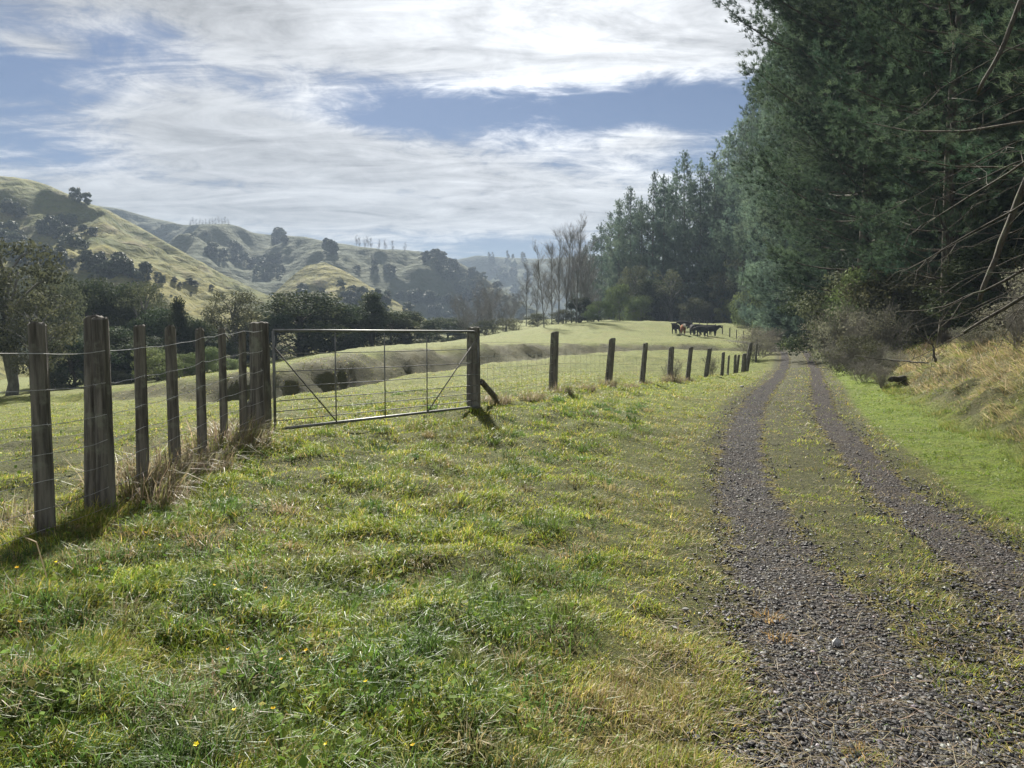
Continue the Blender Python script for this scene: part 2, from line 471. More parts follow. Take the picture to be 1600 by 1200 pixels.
gme = mesh_np('ground', np.stack([gx, gy, gzv], -1), quads=grid_quads(len(ys), len(u)), mats=[M['ground']], col=gcol, smooth=True)
ground = link('ground', gme); tag(ground, 'green pasture and grass verges rolling away to the valley', 'ground', kind='structure')

# gravel wheel tracks, one sheet each, ragged edged
for side, lab in ((-1, 'wheel track of grey gravel nearest the gate side of the farm road'), (1, 'wheel track of grey gravel nearest the grass bank')):
    ty = [-6.0]
    while ty[-1] < 84: ty.append(ty[-1] + (.3 if ty[-1] < 1.5 else max(.06, .01 * ty[-1])))
    ty = np.array(ty); nc = 26
    v = np.linspace(-1, 1, nc)
    xc = road_x(ty) + side * .78
    hwL = (.38 if side < 0 else .33) + .09 * sstep(9, 4, ty) + (0 if side < 0 else .3) * sstep(4.8, 3.2, ty) + .07 * fbm(ty * .55, ty * 0 + side * 3, 3, 71) + .09 * vnoise(ty * 4, ty * 0 + side, 73) + .05 * vnoise(ty * 11, ty * 0 + side, 74)
    hwR = (.38 if side < 0 else .33) + .10 * sstep(9, 4, ty) + (.36 if side < 0 else .1) * sstep(5.2, 3.4, ty) + .07 * fbm(ty * .55, ty * 0 + side * 5, 3, 75) + .09 * vnoise(ty * 4, ty * 0 + side, 77) + .05 * vnoise(ty * 11, ty * 0 + side, 78)
    TX = xc[:, None] + np.where(v < 0, v * hwL[:, None], v * hwR[:, None])
    TY = np.repeat(ty[:, None], nc, 1)
    TZ = zfun(TX, TY) + (.008 + .0005 * np.maximum(TY, 0)) * (1 - np.abs(v) ** 6)[None] - .012 * (np.abs(v) ** 6)[None]
    q_ = grid_quads(len(ty), nc)
    cxy = np.stack([TX, TY], -1).reshape(-1, 2)[q_].mean(1)
    vv = np.abs(np.repeat((v[:-1] + v[1:])[None] / 2, len(ty) - 1, 0)).ravel()
    nz_ = fbm(cxy[:, 0] * 3.2, cxy[:, 1] * 1.8, 4, 79, .65)
    q_ = q_[nz_ < 1.55 - 1.75 * vv ** 2]
    me = mesh_np('gravel_track', np.stack([TX, TY, TZ], -1).reshape(-1, 3), quads=q_, mats=[M['gravel' if side < 0 else 'littered_gravel']], col=np.repeat(np.repeat(np.abs(v)[None] ** 1.5, len(ty), 0).reshape(-1, 1), 3, 1), smooth=True)
    tag(link('gravel_track', me), lab, 'road', kind='structure')

# ------------------------------------------------------------------ hills
def hill(name, ridge, base, spur_dir, amp, period, seed, label, shape=1.0):
    ridge = np.array(ridge, float); base = np.array(base, float)
    px = np.linspace(ridge[0, 0], ridge[-1, 0], 300)
    t = np.concatenate([np.linspace(0, 1, 110), np.linspace(1, 2.0, 40)[1:]])
    py = np.interp(px, ridge[:, 0], ridge[:, 1]); rr = np.interp(px, ridge[:, 0], ridge[:, 2])
    rb = np.interp(px, base[:, 0], base[:, 1]); zb = np.interp(px, base[:, 0], base[:, 2])
    k = np.hanning(9); k /= k.sum()
    rr = np.convolve(np.pad(rr, 4, 'edge'), k, 'valid'); py = np.convolve(np.pad(py, 4, 'edge'), k[2:7] / k[2:7].sum(), 'same')[4:-4]
    zr = EYE + (520 - py) / FPX * rr
    Y = np.where(t[:, None] <= 1, rb + (rr - rb) * t[:, None], rr + (rr - rb) * (t[:, None] - 1))
    X = (px[None] - 800) / FPX * Y
    tt = np.clip(t, 0, 1)[:, None]
    S = tt ** shape
    Z = zb + (zr - zb) * S
    Z = np.where(t[:, None] > 1, zr - (zr - zb) * .8 * (t[:, None] - 1) ** 1.1, Z)
    c, s = math.cos(spur_dir), math.sin(spur_dir)
    uu, vv = X * c + Y * s, -X * s + Y * c
    wu = uu + period * .35 * fbm(uu / period * .5, vv / period * .5, 3, seed)
    rid = 1 - 2 * np.sqrt(fbm(wu / period, vv / period * .22, 2, seed + 5) ** 2 + .015)
    win = np.clip(4 * tt * (1 - tt), 0, 1) ** .6
    Z = Z + amp * rid * win * np.clip((zr - zb) / 60, .2, 1.5)
    det = fbm(X / period * 3, Y / period * 3, 4, seed + 9)
    Z = Z + amp * .24 * det * np.clip(win + .12, 0, 1)
    lim = EYE + (zr - EYE) * (Y / rr)                       # nothing in front rises past the crest line
    Z = np.where(t[:, None] < 1, np.minimum(Z, lim - .4), Z)
    me = mesh_np(name, np.stack([X, Y, Z], -1).reshape(-1, 3), quads=grid_quads(len(t), len(px)), mats=[M['shaded_hill' if rr.mean() > 500 else 'hill']], smooth=True)
    o = link(name, me); tag(o, label, 'hill', kind='structure')
    return o, np.stack([X, Y, Z], -1).reshape(-1, 3), grid_quads(len(t), len(px))
HILLS = []
HILLS.append(hill('hill', [(-700, 235, 430), (-400, 262, 420), (-150, 270, 400), (0, 277, 390), (60, 285, 380), (110, 303, 365), (135, 317, 358), (170, 328, 345), (230, 360, 325), (300, 400, 295), (350, 428, 270), (400, 452, 245), (460, 478, 215), (520, 505, 190), (580, 530, 170)],
                  [(-700, 130, -8), (0, 125, -8), (300, 122, -8), (460, 130, -8), (580, 140, -9)], math.atan2(.62, .78), 13, 50, 3,
                  'near grassy hillside with sunlit spurs and dark bands of bush, at the valley edge', 1.12))
HILLS.append(hill('hill', [(0, 330, 760), (100, 322, 750), (165, 325, 740), (200, 330, 730), (250, 345, 720), (290, 353, 710), (330, 353, 700), (360, 351, 700), (380, 356, 700), (400, 366, 695), (440, 369, 690), (480, 372, 680), (520, 380, 675), (560, 386, 670), (600, 391, 665), (650, 394, 660), (700, 402, 640), (740, 424, 620), (780, 450, 600), (830, 480, 570), (900, 520, 540)],
                  [(0, 330, -10), (400, 340, -10), (600, 380, -10), (900, 400, -10)], math.atan2(.35, .94), 32, 115, 14,
                  'middle ridge with bare poplars on its skyline, shaded and hazy', 1.1))
HILLS.append(hill('hill', [(380, 500, 300), (420, 470, 310), (450, 440, 320), (480, 416, 330), (510, 411, 335), (540, 424, 330), (580, 448, 320), (620, 472, 305), (660, 495, 290), (700, 520, 280)],
                  [(380, 235, -9), (510, 225, -9), (700, 235, -9)], math.atan2(.2, .98), 7, 40, 25,
                  'small rounded sunlit knoll in front of the middle ridge', 1.0))
HILLS.append(hill('hill', [(600, 440, 1350), (680, 415, 1350), (715, 407, 1350), (745, 400, 1350), (800, 404, 1350), (850, 406, 1350), (900, 402, 1350), (1000, 400, 1350), (1150, 398, 1350), (1400, 396, 1350)],
                  [(600, 750, -10), (1400, 750, -10)], math.atan2(.25, .97), 40, 190, 37,
                  'farthest blue hazy hill at the end of the valley', 1.05))
bv, bp, off = [], [], 0
for _, V, Q in HILLS + [(None, np.stack([gx, gy, gzv], -1), grid_quads(len(ys), len(u)))]:
    bv.append(V); bp.append(Q + off); off += len(V)
BVH = BVHTree.FromPolygons(np.vstack(bv).tolist(), np.vstack(bp).tolist())
def cast(px, py):
    d = Vector(ray(px, py)).normalized()
    return BVH.ray_cast(Vector((0, 0, EYE)), d)[0]

# ------------------------------------------------------------------ foliage builders
def unit(v): return v / (np.linalg.norm(v, axis=-1, keepdims=True) + 1e-9)
def needles(C, D, n, ln, w, spread, g):
    """tufts at C pointing along D, n thin triangles each"""
    m = len(C)
    d = unit(np.repeat(D, n, 0) + g.normal(0, spread, (m * n, 3)))
    L = ln * g.uniform(.6, 1.15, (m * n, 1))
    side = unit(np.cross(d, g.normal(0, 1, (m * n, 3)))) * w * g.uniform(.7, 1.2, (m * n, 1))
    b = np.repeat(C, n, 0) + g.normal(0, ln * .12, (m * n, 3))
    V = np.stack([b - side, b + side, b + d * L], 1).reshape(-1, 3)
    return V, np.arange(m * n * 3).reshape(-1, 3)
def leaves(C, Nrm, size, g, aspect=.6):
    m = len(C)
    a = unit(np.cross(Nrm, g.normal(0, 1, (m, 3)))); b = unit(np.cross(Nrm, a))
    s = size * g.uniform(.6, 1.3, (m, 1))
    V = np.stack([C - a * s, C - b * s * aspect, C + a * s, C + b * s * aspect], 1).reshape(-1, 3)
    return V, np.arange(m * 4).reshape(-1, 4)

def pine(seed, H, Rd, whorl, tuft_k, n_needle, ln, w, low=.1, clump=1.0, droop=0., lat=.34, prof=(.72, .9, 1., .80, .46, .22, .05), mat='needles'):
    g = np.random.default_rng(seed)
    wood = Geo()
    lean = g.normal(0, .012, 2)
    hz = np.linspace(-.6, H, 14)
    tr = np.stack([lean[0] * hz + .10 * np.sin(hz * .3 + seed), lean[1] * hz + .10 * np.cos(hz * .25), hz], -1)
    wood.tube(tr, np.interp(hz, [-.6, .4, H * .5, H], [.34, .26, .16, .02]) * H / 26, 8, jitter=.05)
    C, D = [], []
    h = low * H
    while h < H * .99:
        t = h / H
        Lm = Rd * (np.interp(t, [0, .12, .3, .55, .8, .93, 1], prof))
        ax = np.array([np.interp(h, hz, tr[:, 0]), np.interp(h, hz, tr[:, 1]), h])
        nb = g.integers(4, 7)
        a0 = g.uniform(0, 6.28)
        for k in range(nb):
            L = Lm * g.uniform(.55, 1.18)
            a = a0 + k * 6.283 / nb + g.normal(0, .25)
            o = np.array([math.cos(a), math.sin(a), 0])
            s = np.linspace(0, 1, 6)
            up0 = np.interp(t, [0, .4, 1], [-.10 - droop, .18 - droop, .8 - droop * .5]) + g.normal(0, .08)
            curl = np.interp(t, [0, .4, 1], [.22, .35, .3])
            bz = L * (up0 * s + curl * s ** 2.2)
            P = ax + o * (L * s)[:, None] * (1 - .15 * s[:, None]) + np.stack([0 * s, 0 * s, bz], -1)
            wood.tube(P, np.interp(s, [0, 1], [.05 * L / Rd + .015, .008]), 4, cap=False)
            n = max(3, int(tuft_k * (L / Rd) ** 1.3 * g.uniform(.8, 1.2)))
            q = g.uniform(.12 if t > .3 else .3, 1.02, n) ** .7
            ctr = np.stack([np.interp(q, s, P[:, i]) for i in range(3)], -1)
            lateral = np.cross(o, [0, 0, 1]); wsp = lat * L * (1 - q * .55) * sstep(0, .25, q)
            nc_ = max(3, int(n / (7 * clump)))                      # tufts gather on side twigs
            cc = g.integers(0, nc_, n)
            off_l = g.normal(0, 1, nc_)[cc]; off_v = g.normal(0, 1, nc_)[cc]
            ctr += lateral * (off_l * wsp)[:, None] + np.array([0, 0, 1]) * (off_v * .16 * wsp + .1 * np.abs(off_l) * wsp)[:, None] + g.normal(0, .16 * clump, (n, 3))
            tan = unit(np.gradient(P, axis=0))
            dd = np.stack([np.interp(q, s, tan[:, i]) for i in range(3)], -1) + lateral * (off_l * .5)[:, None] + np.array([0, 0, .35])
            C.append(ctr); D.append(unit(dd))
        h += whorl * g.uniform(.7, 1.3)
    nl = 55                                                   # the pointed leading shoot
    hl = H * (1.0 - .17 * g.uniform(0, 1, nl) ** 1.3); al = g.uniform(0, 6.28, nl)
    rl = (1.01 * H - hl) * .22 * g.uniform(.2, 1, nl)
    C.append(np.stack([tr[-1, 0] + rl * np.cos(al), tr[-1, 1] + rl * np.sin(al), hl], -1))
    D.append(unit(np.stack([np.cos(al) * .6, np.sin(al) * .6, np.full(nl, .9)], -1)))
    C, D = np.vstack(C), np.vstack(D)
    V, T = needles(C, D, n_needle, ln, w, .5, g)
    return mesh_np('pine_crown', V, tris=T, mats=[M[mat]]), wood.mesh('pine_trunk', [M['bark']], True)

def broad(seed, H, Rd, kind, nclump, nleaf, size, mat, trunkmat, base=.25):
    """broadleaf crown of leaf clumps on limbs; kind: dome, cone or umbrella"""
    g = np.random.default_rng(seed)
    wood = Geo(); LV, LN = [], []
    ns = 1 if kind != 'umbrella' else 3
    for k in range(ns):
        a = g.uniform(0, 6.28); sp = .0 if ns == 1 else .35 * Rd
        hz = np.linspace(-.4, H * .8, 8); s = np.clip(hz / (H * .8), 0, 1)
        P = np.stack([math.cos(a + k * 2.1) * sp * s ** 1.2 + .04 * H * np.sin(hz * .9 + k), math.sin(a + k * 2.1) * sp * s ** 1.2, hz], -1)
        wood.tube(P, np.interp(s, [0, 1], [.028 * H, .006 * H]), 6, jitter=.05)
    for k in range(nclump):
        t = base + (1 - base) * g.uniform(0, 1) ** .8
        if kind == 'cone': rr = Rd * (1.05 - t) * 1.15
        elif kind == 'umbrella': rr = Rd * np.interp(t, [0, .4, .7, .9, 1], [.25, .6, 1, .9, .45])
        else: rr = Rd * math.sqrt(max(.05, 1 - ((t - .48) / .56) ** 2))
        a = g.uniform(0, 6.28); q = math.sqrt(g.uniform(.08, 1))
        c = np.array([math.cos(a) * rr * q, math.sin(a) * rr * q, t * H * g.uniform(.93, 1.0)])
        st = np.array([0, 0, max(.1, (t - .28) * H)])
        if g.uniform() < .5:
            ss_ = np.linspace(0, 1, 4)[:, None]
            wood.tube(st + (c - st) * ss_ + np.array([0, 0, .05 * H]) * np.sin(ss_ * 3.14), np.array([.011, .009, .006, .003]) * H, 4, cap=False)
        cr = g.uniform(.16, .32) * Rd * (1.25 if kind == 'dome' else 1)
        n = int(nleaf * (cr / (.24 * Rd)) ** 2)
        dv = unit(g.normal(0, 1, (n, 3)))
        rad = cr * g.uniform(.25, 1.12, (n, 1)) ** .5
        p = c + dv * rad * np.array([1.15, 1.15, .72])
        LV.append(p); LN.append(unit(dv + g.normal(0, .7, (n, 3)) + np.array([0, 0, .3])))
    V, Q = leaves(np.vstack(LV), np.vstack(LN), size, g)
    return mesh_np('crown', V, quads=Q, mats=[mat]), wood.mesh('trunk', [trunkmat], True)

def bare(seed, H, spread, depth, stems=1, r0=.02, mat='twig', kids=5, up=.55, l1=(.32, .52), low=.22):
    g = np.random.default_rng(seed); wood = Geo()
    def grow(p, d, L, r, lev):
        n = 5 if lev < 2 else 3
        P = [p]; dd = d
        for k in range(n):
            dd = unit(dd + g.normal(0, .025 if lev == 0 and stems == 1 else .09, 3) + np.array([0, 0, up * .22 if lev else .06]))
            P.append(P[-1] + dd * L / n)
        P = np.array(P)
        wood.tube(P, np.linspace(r, r * (.35 if lev < depth else .3), n + 1), 6 if lev == 0 else 4 if lev == 1 else 3, cap=False)
        if lev >= depth: return
        m = int(kids * (2.6 if lev == 0 else 1.25) * g.uniform(.8, 1.2))
        for k in range(m):
            s = g.uniform(low, 1) if lev == 0 else g.uniform(.2, 1)
            q = np.array([np.interp(s * n, np.arange(n + 1), P[:, i]) for i in range(3)])
            a = g.normal(0, 1, 3); a = unit(a - dd * (a @ dd))
            nd_ = unit(dd * up + a * spread * g.uniform(.6, 1.2))
            grow(q, nd_, L * (g.uniform(*l1) * (1.25 - .75 * s) if lev == 0 else g.uniform(.32, .52)), r * np.interp(s, [0, 1], [.55, .3]), lev + 1)
    for k in range(stems):
        d = unit(np.array([0, 0, 1.]) + (g.normal(0, .28, 3) if stems > 1 else g.normal(0, .02, 3)))
        grow(np.array([g.normal(0, .03 * H) if stems > 1 else 0, g.normal(0, .03 * H) if stems > 1 else 0, -.25]), d, H * g.uniform(.8, 1) if stems > 1 else H, r0 * H, 0)
    return wood.mesh('bare_branches', [M[mat]], True)

def place_tree(name, parts, loc, sc, rz, label, cat, group=None, scz=None):
    """an Empty at the foot with its crown and trunk as children"""
    e = bpy.data.objects.new(name, None); COL.objects.link(e)
    e.location = loc; e.rotation_euler = (0, 0, rz); e.scale = (sc, sc, scz or sc)
    tag(e, label, cat, group)
    for nm, me in parts:
        link(nm, me, e)
    return e
def place_one(name, me, loc, sc, rz, label, cat, group=None, scz=None):
    o = link(name, me, None, loc); o.rotation_euler = (0, 0, rz); o.scale = (sc, sc, scz or sc)
    return tag(o, label, cat, group)

# ------------------------------------------------------------------ pines
NEARP = [pine(100 + k, 26, 5.8, 1.05, 200, 17, .23, .012, low=.125, lat=.28, prof=(.5, .66, .95, 1., .72, .34, .1)) for k in range(3)]
DROOP = pine(140, 22, 7.6, .8, 125, 18, .20, .0065, low=.2, clump=.9, droop=.38)
MIDP = [pine(200 + k, 26, 5.2, 1.9, 165, 13, .36, .023, low=.05, clump=1.9, lat=.26, mat='lit_needles') for k in range(4)]
FARP = [pine(300 + k, 26, 4.7, 2.1, 110, 13, .38, .028, low=.04, clump=2.0, lat=.26, mat='lit_needles') for k in range(4)]
def top_y(px):                                     # skyline of the plantation in the photograph
    return np.interp(px, [880, 915, 940, 960, 985, 1000, 1030, 1050, 1075, 1100, 1125, 1140, 1160, 1180, 1215, 1260, 1400],
                     [395, 375, 345, 318, 305, 296, 270, 262, 248, 238, 215, 205, 175, 120, 40, -60, -300])
# front row along the road and round the back of the paddock (px of trunk, depth)
front = [(1345, 44), (1330, 51), (1318, 57), (1290, 63), (1275, 70), (1258, 78), (1246, 86), (1234, 94), (1220, 101), (1204, 108), (1187, 115), (1168, 121),
         (1149, 127), (1130, 132), (1111, 136), (1089, 139), (1066, 141), (1036, 143), (1018, 148), (1000, 152), (984, 158), (968, 164), (952, 172), (938, 182), (926, 195), (912, 212)]
pl = ['tall dark pine on the plantation edge behind the bend of the road', 'tall dark pine in the wall of pines behind the cattle', 'dark pine where the wall of pines steps down behind the bare poplars']
k = 0
for px, d in front:
    x = atx(px, d); z = gz(x, d)
    h = (520 - top_y(px)) / FPX * d + EYE - z
    h *= rng.uniform(.93, 1.04)
    h = min(h, 38)
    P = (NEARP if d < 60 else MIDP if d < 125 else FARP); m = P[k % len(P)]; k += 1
    wide = rng.uniform(.85, 1.05) * (1 if d < 100 else .95)
    lab = pl[0] if d < 108 else pl[1] if px > 985 else pl[2]
    place_tree('pine_tree', (('crown', m[0]), ('trunk', m[1])), (x, d, z), h / 26 * wide, rng.uniform(0, 6.28), lab, 'pine tree', 'pines along the front of the plantation', h / 26)
back = []
for off_d, off_x in ((4, 5.5), (8, 11), (13, 17)):
    for i, (px, d) in enumerate(front):
        if off_x > 12 and i % 2: continue
        if d > 150 and off_x > 6: continue
        back.append((atx(px, d) + off_x + rng.normal(0, .7), d + off_d + rng.normal(0, 1.0)))
for x, y in back:
    px = 800 + x / y * FPX
    z = gz(x, y)
    h = min((520 - top_y(px)) / FPX * y + EYE - z, 29) * rng.uniform(.84, .99)
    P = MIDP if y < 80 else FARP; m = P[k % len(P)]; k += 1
    place_tree('pine_tree', (('crown', m[0]), ('trunk', m[1])), (x, y, z), h / 26 * rng.uniform(.9, 1.1), rng.uniform(0, 6.28), 'dark pine standing behind the front row of the plantation', 'pine tree', 'pines deeper in the plantation', h / 26)
# the nearest pines, above the bank on the right
near_pines = [(17.8, 39, 28, 'tall pine overhanging the road, its ragged branch tips against the bright cloud'),
              (20.5, 36, 27, 'big pine set back from the road behind the grey scrub'),
              (15.3, 27.5, 21, 'slim trunked pine standing in the mossy clearing above the bank'),
              (18.0, 22, 24, 'pine above the bank whose boughs fill the upper right of the view'),
              (15.8, 18.0, 22, 'nearest pine, its long boughs drooping over the dry grass bank'),
              (27, 31, 27, None), (23, 39, 27, None), (25, 20, 26, None), (21, 12, 25, None), (29, 34, 27, None), (30, 25, 27, None), (28, 46, 27, None), (31, 15, 26, None), (35, 40, 27, None), (36, 28, 27, None), (37, 50, 27, None)]
for i, (x, y, h, lab) in enumerate(near_pines):
    m = DROOP if i == 4 else NEARP[i % 3]
    place_tree('pine_tree', (('crown', m[0]), ('trunk', m[1])), (x, y, gz(x, y)), h / (22 if i == 4 else 26) * (1.32 if i < 2 else 1.05), 1.1 + i * 1.9,
               lab or 'shaded pine in the dark wood behind the bank', 'pine tree', 'pines above the roadside bank', h / (22 if i == 4 else 26))

# ------------------------------------------------------------------ native trees and shrubs left of the paddock
K1 = broad(401, 8, 3.2, 'umbrella', 46, 120, .11, M['kanuka'], M['twig'], .3)
K2 = broad(402, 8, 3.4, 'umbrella', 40, 120, .11, M['kanuka'], M['twig'], .25)
T1 = broad(403, 8, 3.4, 'dome', 60, 130, .13, M['native'], M['bark'], .06)
T2 = broad(404, 8, 3.0, 'cone', 60, 120, .12, M['native'], M['bark'], .06)
T3 = broad(405, 8, 3.6, 'dome', 54, 130, .13, M['native'], M['bark'], .1)
B1 = broad(406, 3, 1.7, 'dome', 34, 130, .06, M['bush'], M['twig'], .06)
B2 = broad(407, 3, 1.6, 'dome', 30, 130, .06, M['bush'], M['twig'], .06)
B3 = broad(408, 3, 1.7, 'dome', 30, 120, .06, M['kanuka'], M['twig'], .08)
natives = [  # px, top y, depth, width px, kind, label
 (12, 378, 47, 170, K1, 'tall grey-green feathery tree at the edge of the photo, by the first fence post'),
 (-75, 395, 45, 170, K2, 'feathery tree mostly past the edge of the view'),
 (60, 455, 44, 110, K2, 'lower feathery tree with crooked bare trunks beside the first fence post'),
 (95, 448, 60, 90, K1, 'slender feathery tree behind the double fence post'),
 (135, 440, 68, 90, T3, 'round dark native tree above the double fence post'),
 (160, 452, 72, 90, K2, 'grey-green tree behind the double fence post'),
 (195, 450, 72, 95, T1, 'dark round-headed tree between the double post and the third post'),
 (228, 447, 70, 80, K1, 'flat-topped feathery tree above the third post'),
 (252, 485, 66, 80, T3, 'low dark tree at the foot of the pointed conifer'),
 (281, 470, 62, 62, T2, 'dark pointed conifer above the fourth fence post'),
 (312, 502, 64, 60, T1, 'small dark tree next to the pointed conifer'),
 (170, 515, 56, 110, T1, 'broad shadowy native bush behind the third post'),
 (110, 530, 52, 100, T3, 'broad shadowy native bush behind the double post'),
 (225, 528, 58, 90, T1, 'shadowy bush low in the gap beside the third post'),
 (335, 535, 66, 60, T3, 'shadowy bush behind the fifth and sixth posts'),
 (366, 460, 70, 88, K1, 'airy pale tree with bare lower limbs next to the strainer post'),
 (395, 510, 72, 60, T1, 'dark bush behind the strainer post'),
 (470, 466, 76, 120, T1, 'largest dark totara-like tree above the gate, nearest the strainer post'),
 (432, 496, 74, 70, T3, 'lower dark tree leaning out past the strainer post'),
 (520, 482, 80, 76, T3, 'middle dark tree of the clump above the gate'),
 (552, 486, 84, 70, T1, 'squat dark tree in the clump above the gate'),
 (583, 466, 84, 92, T2, 'pointed dark tree of the clump above the gate'),
 (612, 492, 88, 70, T3, 'dark tree at the shoulder of the pointed one above the gate'),
 (640, 492, 92, 60, T1, 'rounded dark tree at the end of the clump above the gate'),
 (672, 505, 104, 60, T2, 'small pointed tree behind the far half of the gate'),
 (700, 500, 112, 60, T3, 'hazy tree above the far gate post'),
 (245, 543, 52, 66, B1, 'sunlit green bush beyond the fence between third and fourth posts'),
 (287, 553, 54, 52, B2, 'sunlit green bush just right of the fourth post'),
 (322, 542, 55, 50, B1, 'pale green bush between the fifth and sixth posts'),
 (182, 580, 53, 40, B3, 'pale scrubby bush by the third post'),
 (292, 578, 56, 36, B3, 'grey twiggy bush near the fourth post'),
 (80, 578, 50, 50, B3, 'grey bush between the first two fence posts'),
 (355, 560, 60, 40, B2, 'little green bush next to the sixth post'),
 (690, 528, 108, 40, B1, 'light green bush behind the gate end'),
 (725, 522, 112, 44, B3, 'grey green bush at the far gate post'),
]
for px, ty_, d, wpx, me, lab in natives:
    x = atx(px, d); z = gz(x, d) - .1
    h = (520 - ty_) / FPX * d + EYE - z
    H0, R0 = (3, 1.65) if me in (B1, B2, B3) else (8, 3.3)
    s = wpx / FPX * d / 2 / R0
    if d > 73: h *= 1.07
    kind = 'bush' if H0 == 3 else 'tree'
    place_tree('native_' + kind, (('crown', me[0]), ('trunk', me[1])), (x, d, z), s * 1.1, rng.uniform(0, 6.28), lab, kind, 'native trees in the valley past the fence', h / H0)
# shrubs along the plantation foot and the far paddock edge
for px, d, h, w, me, lab in [
 (935, 118, 3.2, 4.2, B1, 'rounded sunlit bush at the crest of the paddock by the bare poplars'),
 (968, 128, 6.5, 5, B2, 'light leafy bush at the foot of the pines behind the crest'),
 (1000, 130, 5, 5, B1, 'leafy bush under the pines above the paddock crest'),
 (1035, 132, 6, 5, T1, 'dark leafy tree under the pines left of the cattle'),
 (1085, 122, 4, 4.5, B3, 'brownish bush under the pines right behind the cattle'),
 (1110, 124, 3.6, 4.5, B3, 'brown scrubby bush behind the far fence posts'),
 (1140, 121, 4, 4.5, B2, 'green bush behind the far fence posts'),
 (1172, 110, 6, 5, B1, 'leafy bush in the shade beyond the end of the far fence'),
 (1205, 97, 8, 5.5, B1, 'tall yellow-green leafy bush against the pines by the road bend'),
 (1192, 104, 7, 5, T3, 'dark leafy tree by the road bend'),
 (1222, 80, 3.2, 3.5, B3, 'grey bush at the bend of the road'),
 (1205, 76, 3, 3.2, B3, 'dull bush on the left of the road bend'),
 (1262, 72, 5.5, 4, T1, 'dark bush in the shade on the right of the road bend'),
 (1300, 46, 5.5, 5, T3, 'dark leafy tree under the overhanging pine beside the road'), (1322, 40, 4.6, 4.4, B3, 'tall grey-green bush under the overhanging pine'), (1360, 37, 4.5, 4.6, B2, 'green bush under the pines behind the grey scrub'), (1395, 36, 4, 4.5, B3, 'dull bush in the shade at the back of the mossy clearing'), (1480, 33, 3.5, 4.5, B3, 'dark bush in the shade right of the slim trunk'), (1555, 26, 3.2, 4, T1, 'dark bush in the shade above the bank'),
 (990, 136, 10, 6, K1, 'pale leafy tree standing against the foot of the far pines'), (1018, 134, 8, 5.5, T3, 'rounded leafy tree below the pines, between two paler ones'), (1046, 130, 10, 6, K2, 'pale leafy tree against the pines behind the end of the herd'), (1098, 127, 9, 6, T2, 'pointed leafy tree below the pines behind the herd'), (1128, 122, 8, 5, K1, 'feathery tree below the pines past the far fence'), (1160, 116, 10, 6, K2, 'yellowish leafy tree below the pines near the end of the far fence'),
 (905, 122, 4, 4, T3, 'dark small tree among the bare poplars'), (880, 118, 2.2, 4, B3, 'low brown scrub at the foot of the bare poplars'),
 (790, 112, 2.0, 5, B3, 'low purple-brown scrub beyond the paddock edge'), (760, 108, 2.2, 4, B3, 'brown scrub just right of the far gate post'),
 (840, 116, 2.0, 4, B3, 'dull scrub left of the leaning poplar')]:
    x = atx(px, d); H0, R0 = (3, 1.65) if me in (B1, B2, B3) else (8, 3.3)
    place_tree('roadside_bush', (('crown', me[0]), ('trunk', me[1])), (x, d, gz(x, d) - .1), w / 2 / R0, rng.uniform(0, 6.28), lab, 'bush', 'bushes around the paddock edge', h / H0)

# ------------------------------------------------------------------ bare poplars
PO = [bare(500 + k, 14, .75, 3, 1, .0080, kids=8, up=.78, l1=(.18, .34), low=.16) for k in range(3)]
PW = [bare(510 + k, 10, .9, 3, 3, .0065, kids=7, up=.75, l1=(.25, .40), low=.15) for k in range(2)]
for px, ty_, d, me, nm, lab in [
 (850, 398, 104, PO[0], 'bare_poplar', 'bare leaning poplar, the one standing clear on the left'),
 (872, 382, 116, PO[1], 'bare_poplar', 'bare poplar just right of the leaning one'),
 (884, 372, 122, PO[2], 'bare_poplar', 'bare poplar in the middle of the tall group'),
 (900, 362, 118, PO[0], 'bare_poplar', 'tallest bare poplar, next to the pines'),
 (908, 385, 128, PO[1], 'bare_poplar', 'bare poplar half hidden behind the tallest one'),
 (838, 420, 140, PO[2], 'bare_poplar', 'thin hazy bare poplar behind the leaning one'),
 (745, 448, 112, PW[0], 'bare_tree', 'spreading bare tree above the far gate post'),
 (772, 442, 118, PW[1], 'bare_tree', 'spreading bare tree right of the far gate post'),
 (720, 462, 128, PW[1], 'bare_tree', 'hazy twiggy bare tree behind the gate end'),
 (800, 455, 150, PW[0], 'bare_tree', 'distant bare tree between the gate post and the poplars'),
 (732, 455, 106, PW[0], 'bare_tree', 'twiggy bare tree against the far gate post'),
 (758, 452, 126, PW[1], 'bare_tree', 'hazy bare tree behind the two spreading ones'),
 (788, 446, 122, PW[0], 'bare_tree', 'spreading bare tree halfway from the gate post to the leaning poplar'),
 (822, 425, 132, PO[1], 'bare_poplar', 'slim bare poplar left of the leaning one'),
 (862, 392, 126, PO[2], 'bare_poplar', 'bare poplar close behind the leaning one'),
 (893, 378, 132, PO[1], 'bare_poplar', 'bare poplar left of the tallest one'),
 (918, 392, 126, PO[0], 'bare_poplar', 'bare poplar touching the pines'),
 (812, 490, 135, PW[1], 'bare_tree', 'small bare tree on the sunlit rough slope'),
 (925, 400, 135, PW[0], 'bare_tree', 'pale twiggy tree against the first pines')]:
    x = atx(px, d); z = gz(x, d) - .1
    h = (520 - ty_) / FPX * d + EYE - z
    H0 = 14 if nm == 'bare_poplar' else 10
    o = place_one(nm, me, (x, d, z), h / H0 * 1.08, rng.uniform(0, 6.28), lab, 'bare tree', 'bare trees past the paddock')
    if px == 850: o.rotation_euler = (0, R(-5), 1.0)
